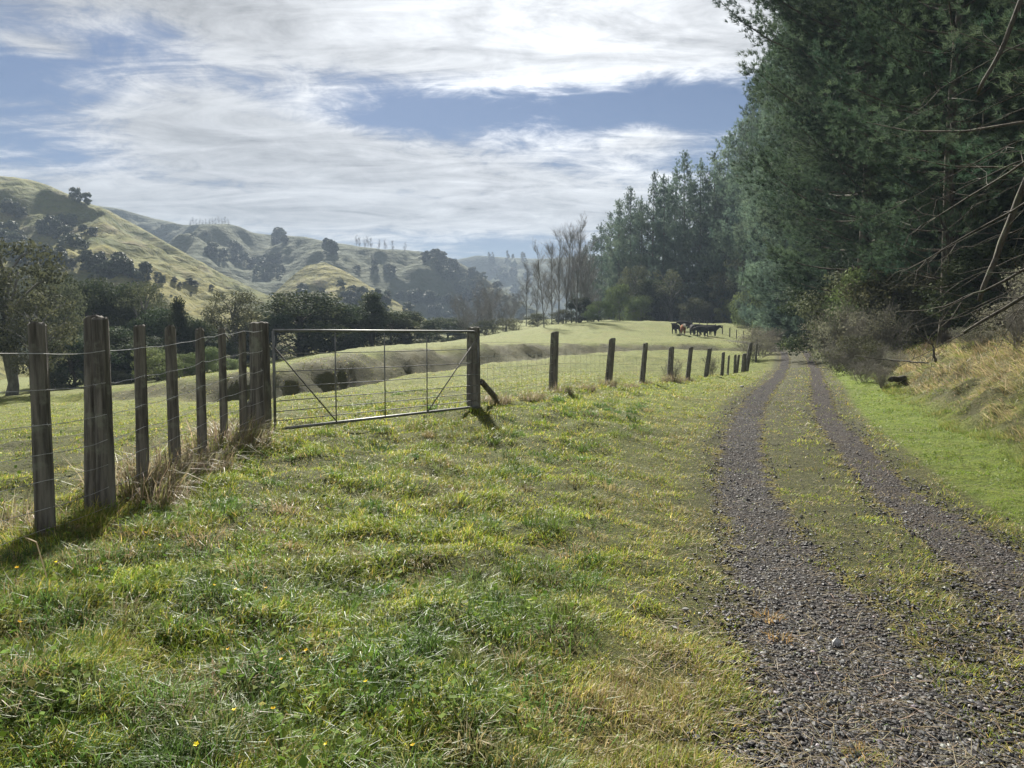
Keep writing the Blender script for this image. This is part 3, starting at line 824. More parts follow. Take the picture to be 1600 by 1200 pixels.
# skyline poplars on the middle ridge
sky = [(297, 352), (302, 349), (307, 350), (312, 349), (317, 351), (322, 348), (327, 350), (332, 348), (337, 349), (342, 347), (347, 348), (352, 347), (357, 349)]
sky2 = [(557, 383), (562, 383), (570, 385), (575, 386), (580, 385), (592, 388), (602, 389), (614, 390), (633, 391)]
for i, (px, py) in enumerate(sky + sky2):
    c = cast(px, py + 6) or cast(px, py + 10)
    if c is None: continue
    h = (13 if i < len(sky) else 19) / FPX * c.y * rng.uniform(.85, 1.15)
    place_one('skyline_poplar', PO[i % 3], c, h / 14 * 1.2, rng.uniform(0, 6.28), 'small bare poplar in the dense row on the high skyline' if i < len(sky) else 'bare poplar in the spaced line on the lower skyline',
              'bare tree', 'bare poplars on the middle ridge', h / 14)

# ------------------------------------------------------------------ bush on the hills
S1 = [broad(600 + k, 4, 2.1, 'dome', 26, 34, .27, M['far'], M['bark'], .02)[0] for k in range(4)]
S2 = [broad(610 + k, 8, 2.2, 'cone', 26, 34, .32, M['far'], M['bark'], .02)[0] for k in range(2)]
def in_poly(px, py, P):
    c = False; j = len(P) - 1
    for i in range(len(P)):
        if (P[i][1] > py) != (P[j][1] > py) and px < (P[j][0] - P[i][0]) * (py - P[i][1]) / (P[j][1] - P[i][1]) + P[i][0]: c = not c
        j = i
    return c
bands = [  # polygon in photo pixels, count, size px, protos, label
 ([(62, 352), (88, 347), (120, 345), (148, 356), (146, 376), (122, 388), (95, 378), (70, 366)], 20, 17, S1, 'dark shrub in the round patch of bush high on the near hillside'),
 ([(0, 312), (20, 318), (38, 334), (20, 338), (0, 332)], 8, 13, S1, 'shrub in the small upper gully at the photo edge'),
 ([(0, 352), (22, 356), (40, 376), (0, 392)], 12, 18, S1, 'dark shrub in the patch at the photo edge on the near hillside'),
 ([(20, 384), (75, 392), (110, 402), (165, 404), (232, 414), (242, 432), (190, 432), (130, 424), (70, 410), (20, 404)], 70, 18, S1, 'dark shrub in the long band of bush across the near hillside'),
 ([(235, 428), (290, 440), (345, 446), (340, 450), (280, 448), (230, 440)], 12, 9, S1, 'small shrub in the string right of the long bush band'),
 ([(90, 425), (240, 446), (380, 462), (350, 480), (200, 460), (90, 440)], 12, 6, S1, 'scattered little shrub on the sunlit lower slope'),
 ([(180, 335), (330, 360), (430, 440), (400, 445), (300, 385)], 8, 5, S1, 'tiny shrub on the sunlit spur'),
 ([(426, 358), (446, 356), (452, 372), (436, 380), (424, 372)], 7, 13, S1, 'hazy tree in the left of two round clumps on the middle ridge'),
 ([(502, 378), (520, 376), (524, 392), (506, 396)], 6, 13, S1, 'hazy tree in the right of two round clumps on the middle ridge'),
 ([(330, 392), (370, 384), (420, 398), (450, 410), (430, 440), (400, 430), (350, 408)], 24, 13, S1, 'hazy tree in the gully behind the sunlit spur'),
 ([(470, 452), (520, 440), (570, 446), (640, 462), (700, 468), (740, 490), (740, 515), (640, 490), (540, 478), (470, 475)], 36, 16, S1, 'blue-grey tree in the bush filling the valley floor'),
 ([(548, 400), (640, 420), (640, 440), (560, 425)], 8, 9, S1, 'scattered hazy tree on the slope above the knoll'),
 ([(648, 392), (668, 390), (692, 402), (714, 416), (736, 436), (726, 452), (706, 448), (682, 420), (652, 404)], 26, 12, S1, 'dark hazy pine in the big clump on the ridge end'),
 ([(700, 445), (760, 440), (822, 445), (822, 470), (760, 480), (700, 470)], 20, 11, S1, 'hazy tree in the dim bush at the head of the valley'),
 ([(735, 398), (780, 398), (835, 404), (835, 414), (780, 412), (735, 408)], 16, 9, S2, 'tiny conifer along the farthest skyline'),
 ([(715, 414), (830, 416), (830, 440), (740, 436)], 14, 10, S1, 'blurred tree on the farthest hill')]
for poly, n, spx, protos, lab in bands:
    xs = [p[0] for p in poly]; yv = [p[1] for p in poly]; c = 0; tries = 0
    while c < n and tries < 4000:
        tries += 1
        px, py = random.uniform(min(xs), max(xs)), random.uniform(min(yv), max(yv))
        if not in_poly(px, py, poly): continue
        h = cast(px, py + spx * .4)
        if h is None: continue
        me = random.choice(protos); H0 = 8 if me in S2 else 4
        wm = spx / FPX * h.y * random.uniform(.7, 1.4) * (1.0 if h.y < 420 else 1.08)
        place_one('hillside_tree', me, (h.x, h.y, h.z - .06 * wm), wm / 4.2 * (1.0 if H0 == 4 else .8), random.uniform(0, 6.28), lab, 'tree', lab.replace('dark shrub', 'shrubs').replace('tree', 'trees')[:60],
                  wm / 4.2 * random.uniform(.85, 1.2) * (1 if H0 == 4 else .62))
        c += 1
for px, py, lab in ((117, 312, 'rounded lone tree, the upper of the pair on the near skyline'), (134, 319, 'rounded lone tree, the lower of the pair on the near skyline')):
    c = cast(px, py + 3)
    if c: place_one('skyline_tree', S1[0 if px < 120 else 2], c, 18 / FPX * c.y / 4.2, 1., lab, 'tree', None, 21 / FPX * c.y / 4)

# ------------------------------------------------------------------ fences and gate
def post_mesh(seed, h, r, lean=(0, 0), square=0., slant=.02, split=None):
    """a rough round or half-round post, foot 0.35 m in the soil"""
    g = np.random.default_rng(seed); k = 14
    zs = np.concatenate([[-.35], np.linspace(-.05, h, 12)])
    a = np.arange(k) / k * 2 * math.pi
    prof = 1 + .10 * np.sin(a * 2 + g.uniform(0, 6)) * square + g.normal(0, .045, k)
    V = []
    for z in zs:
        s = max(z, 0) / h
        rr = r * (1.06 - .12 * s) * prof * (1 + g.normal(0, .018, k))
        V.append(np.stack([lean[0] * s + rr * np.cos(a), lean[1] * s + rr * np.sin(a) * (1 - .35 * (split is not None)), np.full(k, z) + (slant * np.cos(a + 1) if z == h else 0) + (g.normal(0, .006, k) if z == h else 0)], -1))
    V.append(V[-1] * np.array([.82, .82, 1]) * 1.0 + np.array([lean[0] * .18, lean[1] * .18, .012]))
    V = np.vstack(V); m = len(zs) + 1
    i = np.arange(m - 1)[:, None] * k; j = np.arange(k)[None]
    Q = np.stack([i + j, i + (j + 1) % k, i + k + (j + 1) % k, i + k + j], -1).reshape(-1, 4)
    c = V[-k:].mean(0) + np.array([0, 0, .004])
    T = np.stack([np.full(k, len(V)), (m - 1) * k + np.arange(k), (m - 1) * k + (np.arange(k) + 1) % k], -1)
    me = mesh_np('post', np.vstack([V, c[None]]), tris=T, quads=Q, mats=[M['post']], smooth=False)
    return me
def empty(name, loc, label, cat, group=None):
    e = bpy.data.objects.new(name, None); COL.objects.link(e); e.location = loc
    return tag(e, label, cat, group)

# -- near fence
Fo = np.array([-3.0, 3.0, gz(-3.0, 3.0)])
fence = empty('post_and_wire_fence', Fo, 'close-set weathered posts with seven wires, left of the gate', 'fence')
fp = [(-3.0, 3.0, 1.25, .065, (0, 0)), (-2.965, 4.8, None, .055, (-.012, .02)), (-3.30, 5.46, None, .072, (0.02, .03)), (-3.19, 5.40, None, .062, (.0, .0)),
      (-2.935, 6.03, 1.69, .046, (0, .02)), (-2.92, 6.59, 1.69, .042, (-.01, 0)), (-2.91, 7.14, 1.68, .043, (0.005, 0)), (-2.90, 7.67, 1.685, .042, (0, 0)), (-2.89, 8.18, 1.65, .042, (.01, 0))]
px_fix = {1: (58, 508), 2: (139, 498), 3: (157, 501), 4: (216, 512), 5: (268, 513), 6: (311, 516), 7: (346, 516), 8: (377, 520)}
posts_xy = []
for i, (x, y, zt, r, ln) in enumerate(fp):
    if i in px_fix:
        p = at(px_fix[i][0], px_fix[i][1], y); x, zt = p[0], p[2]
    else:
        zt = gz(x, y) + zt
    z = gz(x, y); h = zt - z
    posts_xy.append((x, y, z, h))
    link('post', post_mesh(20 + i, h, r, ln, 1., .012), fence, (x - Fo[0], y - Fo[1], z - Fo[2]))
wl = [p for i, p in enumerate(posts_xy) if i != 2]
wx = [p[0] for p in wl] + [-2.87]; wy = [p[1] - .05 for p in wl] + [8.7]
wb = [p[2] for p in wl] + [gz(-2.87, 8.8)]
hts = [1.165, .94, .72, .54, .37, .20, .07]
for w, hh in enumerate(hts):
    P = []
    for a in range(len(wx) - 1):
        for s in np.linspace(0, 1, 5)[:-1]:
            xx = wx[a] + (wx[a + 1] - wx[a]) * s; yy = wy[a] + (wy[a + 1] - wy[a]) * s; zz = wb[a] + (wb[a + 1] - wb[a]) * s
            P.append((xx + .045 - Fo[0], yy - Fo[1], zz + hh - .012 * math.sin(s * math.pi) + random.gauss(0, .003) - Fo[2]))
    P.append((wx[-1] + .045 - Fo[0], wy[-1] - Fo[1], wb[-1] + hh - Fo[2]))
    P = np.array(P); gw = Geo()
    gw.tube(P, .0026 if w == 0 else .0020, 5)
    if w in (1, 2):                                    # barbs
        for q in np.arange(1, len(P) - 1, 1):
            for s in (.25, .75):
                c = P[q] * (1 - s) + P[q + 1] * s
                d = unit(rng.normal(0, 1, 3)) * .014
                gw.tube([c - d, c + d], .0013, 3)
    link('wire', gw.mesh('wire', [M['wire']]), fence)

# -- strainer post and far gate post
ps = at(408, 678, 8.8); zt = at(408, 506, 8.8)[2]
zb = gz(ps[0], 8.8)
gp = empty('gate_post', (ps[0], 8.8, zb), 'stout weathered strainer post between the wire fence and the gate', 'post')
link('post_shaft', post_mesh(50, zt - zb, .118, (.0, .0), .8, .01), gp)
gk = Geo(); gk.tube([(-.17, .02, -.3), (-.15, -.02, .0), (-.085, -.05, .33), (-.06, -.03, .42)], [.10, .085, .05, .03], 7, jitter=.06)
link('timber_wedge', gk.mesh('timber_wedge', [M['post']]), gp)
pr = at(740, 636, 11.55); zb = gz(pr[0], 11.55); zt = at(740, 513, 11.55)[2]
gp2 = empty('gate_post', (pr[0], 11.55, zb), 'round gate post with an angled timber stay at the far end of the gate', 'post')
link('post_shaft', post_mesh(51, zt - zb, .105, (0, 0), .4, .012), gp2)
s0 = at(752, 596, 11.6); s1x, s1y = atx(786, 12.6), 12.6
s1 = np.array([s1x, s1y, gz(s1x, s1y) - .1]); o2 = np.array([pr[0], 11.55, zb])
gk = Geo(); gk.tube([s0 - o2, (s0 + s1) / 2 - o2, s1 - o2], [.042, .046, .05], 8, jitter=.05)
link('stay', gk.mesh('stay', [M['post']]), gp2)

# -- gate
A = np.array([at(427, 520, 8.72)[0], 8.72]); B = np.array([at(747, 520, 11.36)[0], 11.36])
zl = lambda y, d: at(500, y, d)[2]
gate_o = np.array([A[0], A[1], zl(672, 8.72)])
gate = empty('farm_gate', gate_o, 'galvanised pipe field gate with thin rails and diagonal braces', 'gate')
TL, TR = zl(516.5, 8.72), zl(518, 11.36)
BL, BR = zl(671, 8.72), zl(635, 11.36)
def gpt(s, v):                                        # s along the gate, v from bottom to top
    xy = A + (B - A) * s
    return np.array([xy[0], xy[1], (BL + (BR - BL) * s) * (1 - v) + (TL + (TR - TL) * s) * v]) - gate_o
def bar(name, pts, r, k=8):
    g = Geo(); g.tube(pts, r, k); link(name, g.mesh(name, [M['rusty' if name == 'brace' else 'galv']], True), gate)
cor = [gpt(1 - .10 * (1 - math.sin(t)), 1 - .11 * (1 - math.cos(t))) for t in ()]
L_ = np.linalg.norm(B - A)
rc = .11 / L_; rv = .11 / 1.13
arc = [gpt(1 - rc + rc * math.sin(t), 1 - rv + rv * math.cos(t)) for t in np.linspace(0, math.pi / 2, 6)]
bar('top_pipe', [gpt(0, 1), gpt(.5, 1.0)] + arc + [gpt(1, .5), gpt(1, -.01)], .0165)
bar('bottom_pipe', [gpt(-.0, 0), gpt(.5, 0), gpt(1.0, 0)], .018)
bar('end_pipe', [gpt(0, -.01), gpt(0, .5), gpt(0, 1)], .017)
for py in (553, 581, 605, 627, 643.5, 658):
    v = (zl(py, 8.72) - BL) / (TL - BL)
    bar('rail', [gpt(0, v), gpt(.5, v - .004), gpt(1, v)], .0056, 6)
for px in (524, 601, 667):
    X = (px - 800) / FPX
    s = (X * A[1] - A[0]) / ((B - A)[0] - X * (B - A)[1])
    bar('upright', [gpt(s, 0), gpt(s, 1)], .008, 6)
for (pa, va), (pb, vb) in (((427, .83), (524, .01)), ((667, .01), (746, .93))):
    sa, sb = [((p - 800) / FPX * A[1] - A[0]) / ((B - A)[0] - (p - 800) / FPX * (B - A)[1]) for p in (pa, pb)]
    bar('brace', [gpt(max(sa, 0), va) + np.array([.01, -.012, 0]), gpt(min(sb, 1), vb) + np.array([.01, -.012, 0])], .008, 6)

# -- netting fence along the road
rp = [(867, 520, 864, 609, 15.7, 6.2), (957, 530, 950, 603, 18.9, 5.2), (1008, 537, 1003, 600, 21.9, 4.4), (1049, 543, 1046, 598, 25.1, 4.3), (1080, 543, 1074, 594, 27.5, 3.8), (1110, 545, 1103, 590, 31, 3.2),
      (1131, 551, 1128, 589, 34, 2.6), (1139, 556, 1137, 589, 35.5, 1.7), (1149, 555, 1148, 589, 36.5, 1.9), (1153.5, 555, 1151, 589, 37.5, 2.2), (1164, 553, 1161, 587, 40, 3.6), (1173, 536, 1166, 582, 42.5, 2.8)]
p0 = at(865, 609, 15.7); Ro = np.array([p0[0], 15.7, gz(p0[0], 15.7)])
rf = empty('netting_fence', Ro, 'leaning posts strung with wire netting between the gate and the road bend', 'fence')
wp = [(pr[0] + .1, 11.6, gz(pr[0], 11.6))]
for i, (xt, yt, xb, yb, d, hw) in enumerate(rp):
    b = at(xb, yb, d); zb = gz(b[0], d); t = at(xt, yt, d + random.uniform(-.05, .05))
    lx = t[0] - b[0]
    link('post', post_mesh(70 + i, t[2] - zb, hw / FPX * d, (lx, random.uniform(-.05, .05)), .8, .02), rf, (b[0] - Ro[0], d - Ro[1], zb - Ro[2]))
    wp.append((b[0], d, zb))
# beyond the corner the fence follows the road
for (x, y) in ((17.6, 48), (19.9, 54), (22, 61)):
    x = float(road_x(y)) - 2.6; zb = gz(x, y)
    link('post', post_mesh(90 + int(y), 1.1, .06, (.03, 0), .8, .02), rf, (x - Ro[0], y - Ro[1], zb - Ro[2]))
    wp.append((x, y, zb))
wp = np.array(wp)
for hh in (.06, .22, .40, .58, .78, 1.0):
    P = []
    for a in range(len(wp) - 1):
        for s in np.linspace(0, 1, 4)[:-1]:
            q = wp[a] * (1 - s) + wp[a + 1] * s; P.append((q[0] - Ro[0], q[1] - .06 - Ro[1], max(q[2], gz(q[0], q[1]) - .03) + hh * .98 - Ro[2] + random.gauss(0, .008)))
    P.append((wp[-1][0] - Ro[0], wp[-1][1] - .06 - Ro[1], wp[-1][2] + hh - Ro[2]))
    g = Geo(); g.tube(P, .0024, 4); link('wire', g.mesh('wire', [M['wire']]), rf)
g = Geo()
for a in range(10):
    n = int(np.linalg.norm(wp[a + 1] - wp[a]) / .3)
    for k in range(n):
        q = wp[a] * (1 - k / n) + wp[a + 1] * k / n
        zz = max(q[2], gz(q[0], q[1]) - .03)
        g.tube([(q[0] - Ro[0], q[1] - .06 - Ro[1], zz + .06 - Ro[2]), (q[0] - Ro[0] + random.gauss(0, .01), q[1] - .06 - Ro[1], zz + .8 - Ro[2])], .0020, 3, cap=False)
link('netting', g.mesh('netting', [M['wire']]), rf)

# -- far paddock fence behind the cattle
fpx = [(1062, 112), (1078, 111), (1092, 110), (1104, 108), (1117, 105), (1128, 103), (1139.5, 100), (1150, 98), (1161, 95), (1175, 92)]
fx = [(atx(px, d), d) for px, d in fpx]
Q0 = np.array([fx[0][0], fx[0][1], gz(*fx[0])])
ff = empty('paddock_fence', Q0, 'far line of small fence posts behind and right of the cattle', 'fence')
fw = []
for i, (x, y) in enumerate(fx):
    z = gz(x, y); fw.append((x - Q0[0], y - Q0[1], z - Q0[2]))
    link('post', post_mesh(120 + i, 1.15, .075 if i in (5, 6) else .055, (0, 0), .6), ff, fw[-1])
for hh in (.3, .6, .95):
    g = Geo(); g.tube([(a, b - .07, c + hh) for a, b, c in fw], .0025, 3); link('wire', g.mesh('wire', [M['rusty']]), ff)

# ------------------------------------------------------------------ cattle
def cow_mesh(name, head_turn, head_up, coat):
    """one skinned body: trunk, neck, head with ears, four jointed legs and a tail; x forward"""
    bm_v, bm_e, rad = [], [], []
    def v(p, r, link_to=None):
        bm_v.append(p); rad.append(r if isinstance(r, tuple) else (r, r))
        if link_to is not None: bm_e.append((link_to, len(bm_v) - 1))
        return len(bm_v) - 1
    pel = v((-.70, 0, 1.02), (.27, .30))
    bel = v((-.15, 0, .93), (.36, .40), pel)
    che = v((.45, 0, .93), (.30, .40), bel)
    wit = v((.74, 0, 1.04), (.22, .31), che)
    nk = v((1.00, .10 * head_turn, 1.10 + .12 * head_up), (.17, .22), wit)
    hx, hy = 1.20, .24 * head_turn
    pol = v((hx, hy, 1.17 + .22 * head_up), (.14, .15), nk)
    fx_, fy_ = math.cos(head_turn * .9), math.sin(head_turn * .9)
    fac = v((hx + .24 * fx_, hy + .24 * fy_, 1.02 + .22 * head_up), (.105, .12), pol)
    v((hx + .42 * fx_, hy + .42 * fy_, .88 + .22 * head_up), (.095, .095), fac)
    for s in (-1, 1):
        e = v((hx - fy_ * .20 * s - .02, hy + fx_ * .20 * s, 1.20 + .22 * head_up), (.06, .035), pol)
        v((hx - fy_ * .33 * s - .03, hy + fx_ * .33 * s, 1.16 + .22 * head_up), (.025, .04), e)
        a = v((.56, s * .19, .62), (.14, .11), che); b = v((.54, s * .19, .38), (.075, .07), a)
        c = v((.54, s * .19, .10), (.055, .055), b); v((.57, s * .19, .02), (.07, .06), c)
        a = v((-.72, s * .20, .74), (.20, .14), pel); b = v((-.64, s * .21, .54), (.12, .09), a)
        c = v((-.82, s * .21, .38), (.075, .065), b); d = v((-.78, s * .21, .10), (.055, .055), c); v((-.75, s * .21, .02), (.07, .06), d)
    t = v((-.98, 0, 1.12), (.05, .05), pel); t = v((-1.04, 0, .80), (.028, .028), t); v((-1.03, .02, .40), (.05, .05), t)
    me = bpy.data.meshes.new(name); me.from_pydata(bm_v, bm_e, [])
    o = link(name, me)
    m = o.modifiers.new('skin', 'SKIN'); m.use_smooth_shade = True
    for i, sv in enumerate(me.skin_vertices[0].data):
        sv.radius = rad[i]; sv.use_root = (i == 0)
    s = o.modifiers.new('sub', 'SUBSURF'); s.levels = 2; s.render_levels = 2
    dg = bpy.context.evaluated_depsgraph_get(); dg.update()
    res = bpy.data.meshes.new_from_object(o.evaluated_get(dg))
    bpy.data.objects.remove(o); bpy.data.meshes.remove(me)
    n = len(res.vertices); co = np.empty(n * 3, np.float32); res.vertices.foreach_get('co', co); co = co.reshape(-1, 3)
    c = np.ones((n, 4), np.float32)
    if coat == 'black':
        c[:, :3] = (.018, .016, .015)
        c[co[:, 0] > hx + .36, :3] = (.04, .036, .033)
    else:
        c[:, :3] = (.26, .09, .035)
        w = (co[:, 0] > 1.17) | ((co[:, 2] < .22)) | ((co[:, 2] < .70) & (co[:, 0] > .2) & (co[:, 0] < .7) & (np.abs(co[:, 1]) < .10))
        c[w, :3] = (.62, .57, .50)
    a = res.attributes.new('col', 'FLOAT_COLOR', 'POINT'); a.data.foreach_set('color', c.ravel())
    res.materials.clear(); res.materials.append(M['hide'])
    res.polygons.foreach_set('use_smooth', np.ones(len(res.polygons), bool))
    return res
CB1 = cow_mesh('black_cow', .7, .6, 'black'); CB2 = cow_mesh('black_cow', -.4, -.6, 'black'); CB3 = cow_mesh('black_cow', 0, .2, 'black'); CR = cow_mesh('brown_cow', .3, .5, 'brown')
for px, py, d, me, yaw, nm, lab in [
 (1055, 520.5, 97, CB1, 235, 'black_cow', 'black cow at the end of the herd, head raised towards the road'),
 (1066.5, 522, 95, CR, 262, 'brown_cow', 'brown cow with a white face among the black ones'),
 (1071, 515, 104, CB3, 200, 'black_cow', 'black cow standing behind the brown one'),
 (1081, 521.5, 96, CB3, 80, 'black_cow', 'black cow seen from behind, just right of the brown one'),
 (1092, 521, 99, CB2, 170, 'black_cow', 'black cow partly hidden in the middle of the herd'),
 (1096, 525, 93, CB2, 215, 'black_cow', 'black cow at the front of the herd with its head down'),
 (1103, 521, 98, CB3, 10, 'black_cow', 'black cow behind the front one'),
 (1110, 522.5, 96, CB1, 5, 'black_cow', 'black cow at the fence end of the herd, in profile')]:
    x = atx(px, d); o = place_one(nm, me, (x, d, gz(x, d)), 1.0, R(yaw), lab, 'cow', 'cattle in the paddock')

# ------------------------------------------------------------------ grass
def blade_mesh(name, P, H, Wd, lean_dir, lean, curl, C, mat, tipc=1.0):
    """P foot, H length, lean from the vertical, curl further bend; five vertices a blade"""
    n = len(P)
    face = rng.uniform(0, 6.283, n)
    sd = np.stack([np.cos(face), np.sin(face), 0 * face], -1) * (Wd / 2)[:, None]
    ld = np.stack([np.cos(lean_dir), np.sin(lean_dir), 0 * lean], -1)
    up = np.array([0, 0, 1.])
    d1 = ld * np.sin(lean)[:, None] + up * np.cos(lean)[:, None]
    l2 = np.minimum(lean + curl, 2.6)
    d2 = ld * np.sin(l2)[:, None] + up * np.cos(l2)[:, None]
    m = P + d1 * (H * .55)[:, None]; t = m + d2 * (H * .5)[:, None]
    V = np.stack([P - sd, P + sd, m + sd * .8, m - sd * .8, t], 1).reshape(-1, 3)
    b = np.arange(n)[:, None] * 5
    Q = b + np.array([[0, 1, 2, 3]]); T = b + np.array([[3, 2, 4]])
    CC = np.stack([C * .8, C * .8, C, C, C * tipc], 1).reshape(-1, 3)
    return mesh_np(name, V, tris=T, quads=Q, mats=[mat], col=CC)
def screen_sample(n, py0, py1, x0, x1, pw):
    """ground points spread like the eye spreads over the field: py below the horizon, denser far away"""
    q = rng.uniform(0, 1, n)
    a, b = (py0 - 520) ** (1 - pw), (py1 - 520) ** (1 - pw)
    dy = (a + q * (b - a)) ** (1 / (1 - pw))
    d = 1.5 * FPX / dy
    px = rng.uniform(x0, x1, n)
    return (px - 800) / FPX * d, d
def pal(n, cols, w):
    c = np.array(cols)[rng.choice(len(cols), n, p=np.array(w) / sum(w))]
    return c * rng.uniform(.72, 1.3, (n, 1)) * (1 + rng.normal(0, .06, (n, 3)))
GREEN = [(.082, .122, .016), (.118, .155, .022), (.058, .092, .018), (.155, .178, .032), (.19, .175, .05), (.26, .215, .09), (.36, .30, .16)]
N = 1150000
x, y = screen_sample(N, 552, 1420, -230, 1830, .85)
L, track, road, chan, cd, sg, bd, bank = masks(x, y)
patch = fbm(x * .55, y * .55, 3, 81); clump = fbm(x * 2.3, y * 2.3, 2, 83); dryp = fbm(x * .9 + 7, y * .9, 3, 85)
dens = np.ones(N)
dens *= 1 - .96 * sstep(.25, .9, track) * (.45 + .55 * sstep(.45, .0, fbm(x * 1.6, y * .9, 4, 86, .6) + .25 * sstep(6, 16, y)))
centre = (np.abs(L) < .5); dens *= np.where(centre, (.55 + .35 * sstep(3.3, 6.5, y)) * (.25 + 1.1 * sstep(-.25, .3, fbm(x * 1.9, y * 1.5, 4, 87, .6))), 1)
edge = np.exp(-((np.abs(L) - 1.45) / .3) ** 2); dens *= 1 - .3 * edge * sstep(.3, -.4, patch)
dens *= np.clip(.50 + .8 * sstep(-.4, .4, clump), 0, 1)
dens *= 1 - .9 * bank
dens *= 1 - .9 * np.clip(np.exp(-(((x + 6.3) / 1.0) ** 2 + ((y - 8.9) / .9) ** 2)) + np.exp(-(((x + 4.6) / .8) ** 2 + ((y - 7.2) / .6) ** 2)), 0, 1)
dens *= np.where(y > 42, .0, 1)
keep = rng.uniform(0, 1, N) < dens
x, y, L, patch, clump, dryp, road, bd, centre, chan = [a[keep] for a in (x, y, L, patch, clump, dryp, road, bd, centre, chan)]
n = len(x); z = zfun(x, y)
fence_d = np.abs(x + 2.95)
verge = (L > 1.32) & (bd < .4)
padd = (x < -3.05) & (y < 14) | (y > 13) & (L < -4.8)
h = .034 + .048 * sstep(-.3, .6, clump) + .024 * sstep(0, .7, patch)
h = h * np.where(verge, .55, 1) * np.where(road > .3, .95, 1) * np.where(padd, .6, 1)
h *= 1 - .35 * sstep(1.2, 3.2, x + 3.0) * sstep(9, 5, np.abs(y - 5)) * 0
h = h * (1 + .9 * np.exp(-(fence_d / .35) ** 2) * (y < 9.2))
h = h * np.where(L < 0, .72 + .28 * sstep(2.2, 3.6, -L), 1)
h *= rng.uniform(.5, 1.55, n)
wd = np.maximum(.0042 * rng.uniform(.7, 1.4, n), y * .0007)
lean = np.abs(rng.normal(.75, .38, n)); lean = np.where(centre | (road > .3), lean + .25, lean)
windd = 3.6 * fbm(x * .8, y * .8, 2, 90) + rng.normal(0, 1.1, n)
C = pal(n, GREEN, [3.0, 3.4, 2.2, 2.6, 1.5, .8, .3])
C = C * (1 + .38 * np.clip(fbm(x * 4.2, y * 4.2, 2, 96), -1, 1))[:, None] * (1 + .22 * np.clip(fbm(x * 1.1, y * 1.1, 2, 97), -1, 1))[:, None]
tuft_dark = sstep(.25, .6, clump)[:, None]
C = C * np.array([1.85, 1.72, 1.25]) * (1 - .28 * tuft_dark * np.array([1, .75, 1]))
dryf = np.clip(.45 * sstep(.15, .7, dryp) + .45 * ((road > .2) | (np.abs(L) < 2.2)) * (~verge) * sstep(-.3, .6, patch + .15) * sstep(30, 8, y) + .25 * chan - .5 * verge, 0, .85)
isdry = rng.uniform(0, 1, n) < dryf
C[isdry] = pal(int(isdry.sum()), [(.26, .22, .08), (.34, .28, .14), (.22, .165, .085), (.20, .19, .05)], [3, 2, 2, 3])
gv = verge & ~isdry
C[gv] = pal(int(gv.sum()), [(.100, .165, .014), (.145, .21, .020), (.075, .125, .014), (.20, .205, .05)], [3, 3.5, 2.5, 1])
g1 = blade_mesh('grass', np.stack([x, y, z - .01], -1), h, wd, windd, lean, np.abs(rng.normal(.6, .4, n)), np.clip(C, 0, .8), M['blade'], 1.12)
tag(link('grass', g1), 'short green and straw coloured grass covering the verge and the paddock', 'grass', kind='stuff')

# taller tussocks scattered in the verge, made of long arching blades
nt_ = 620
tx, ty = screen_sample(nt_ * 3, 610, 1300, -150, 1150, .35)
tl, ttr, tro, tch, tcd, tsg, tbd, tbk = masks(tx, ty)
ok = (tl < -2.0) & (tx > -2.7) & (ty < 16)
tx, ty = tx[ok][:nt_], ty[ok][:nt_]
m = 95
rad = rng.uniform(.05, .17, len(tx))
X = np.repeat(tx, m) + rng.normal(0, 1, len(tx) * m) * np.repeat(rad, m) * .6
Y = np.repeat(ty, m) + rng.normal(0, 1, len(tx) * m) * np.repeat(rad, m) * .6
dirn = np.arctan2(Y - np.repeat(ty, m), X - np.repeat(tx, m)) + rng.normal(0, .5, len(X))
hh = np.repeat(rng.uniform(.06, .15, len(tx)), m) * rng.uniform(.6, 1.3, len(X))
cc = np.repeat(pal(len(tx), [(.06, .11, .025), (.095, .15, .03), (.13, .15, .05), (.22, .18, .09)], [3, 3, 1.5, .8]), m, 0) * rng.uniform(.75, 1.3, (len(X), 1))
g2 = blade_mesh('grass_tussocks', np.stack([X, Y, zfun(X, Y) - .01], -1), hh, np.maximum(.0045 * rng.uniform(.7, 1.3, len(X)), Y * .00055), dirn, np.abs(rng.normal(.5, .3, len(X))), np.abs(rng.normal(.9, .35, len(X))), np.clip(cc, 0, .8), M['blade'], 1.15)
tag(link('grass_tussocks', g2), 'longer arching grass growing in clumps through the near verge', 'grass', kind='stuff')

# clover and buttercup leaves low in the sward
nc = 9000
x, y = screen_sample(nc, 640, 1420, -200, 1150, .45)
L, track, road, chan, cd, sg, bd, bank = masks(x, y)
k_ = (L < -2.0) & (fbm(x * 1.1, y * 1.1, 3, 93) > -.05) & (x > -6); x, y = x[k_], y[k_]; n = len(x)
Pz = zfun(x, y) + rng.uniform(.02, .10, n)
nr = unit(rng.normal(0, .55, (n, 3)) + np.array([0, 0, 1.]))
V, Q = leaves(np.stack([x, y, Pz], -1), nr, .013 * np.ones((n, 1)) * rng.uniform(.6, 1.5, (n, 1)), rng, .85)
cc = np.repeat(pal(n, [(.085, .14, .018), (.115, .17, .024), (.06, .10, .018), (.19, .20, .04)], [3, 3, 2, 1]), 4, 0)
tag(link('clover', mesh_np('clover', V, quads=Q, mats=[M['clover']], col=cc)), 'small round clover leaves spread through the near grass', 'ground cover', kind='stuff')

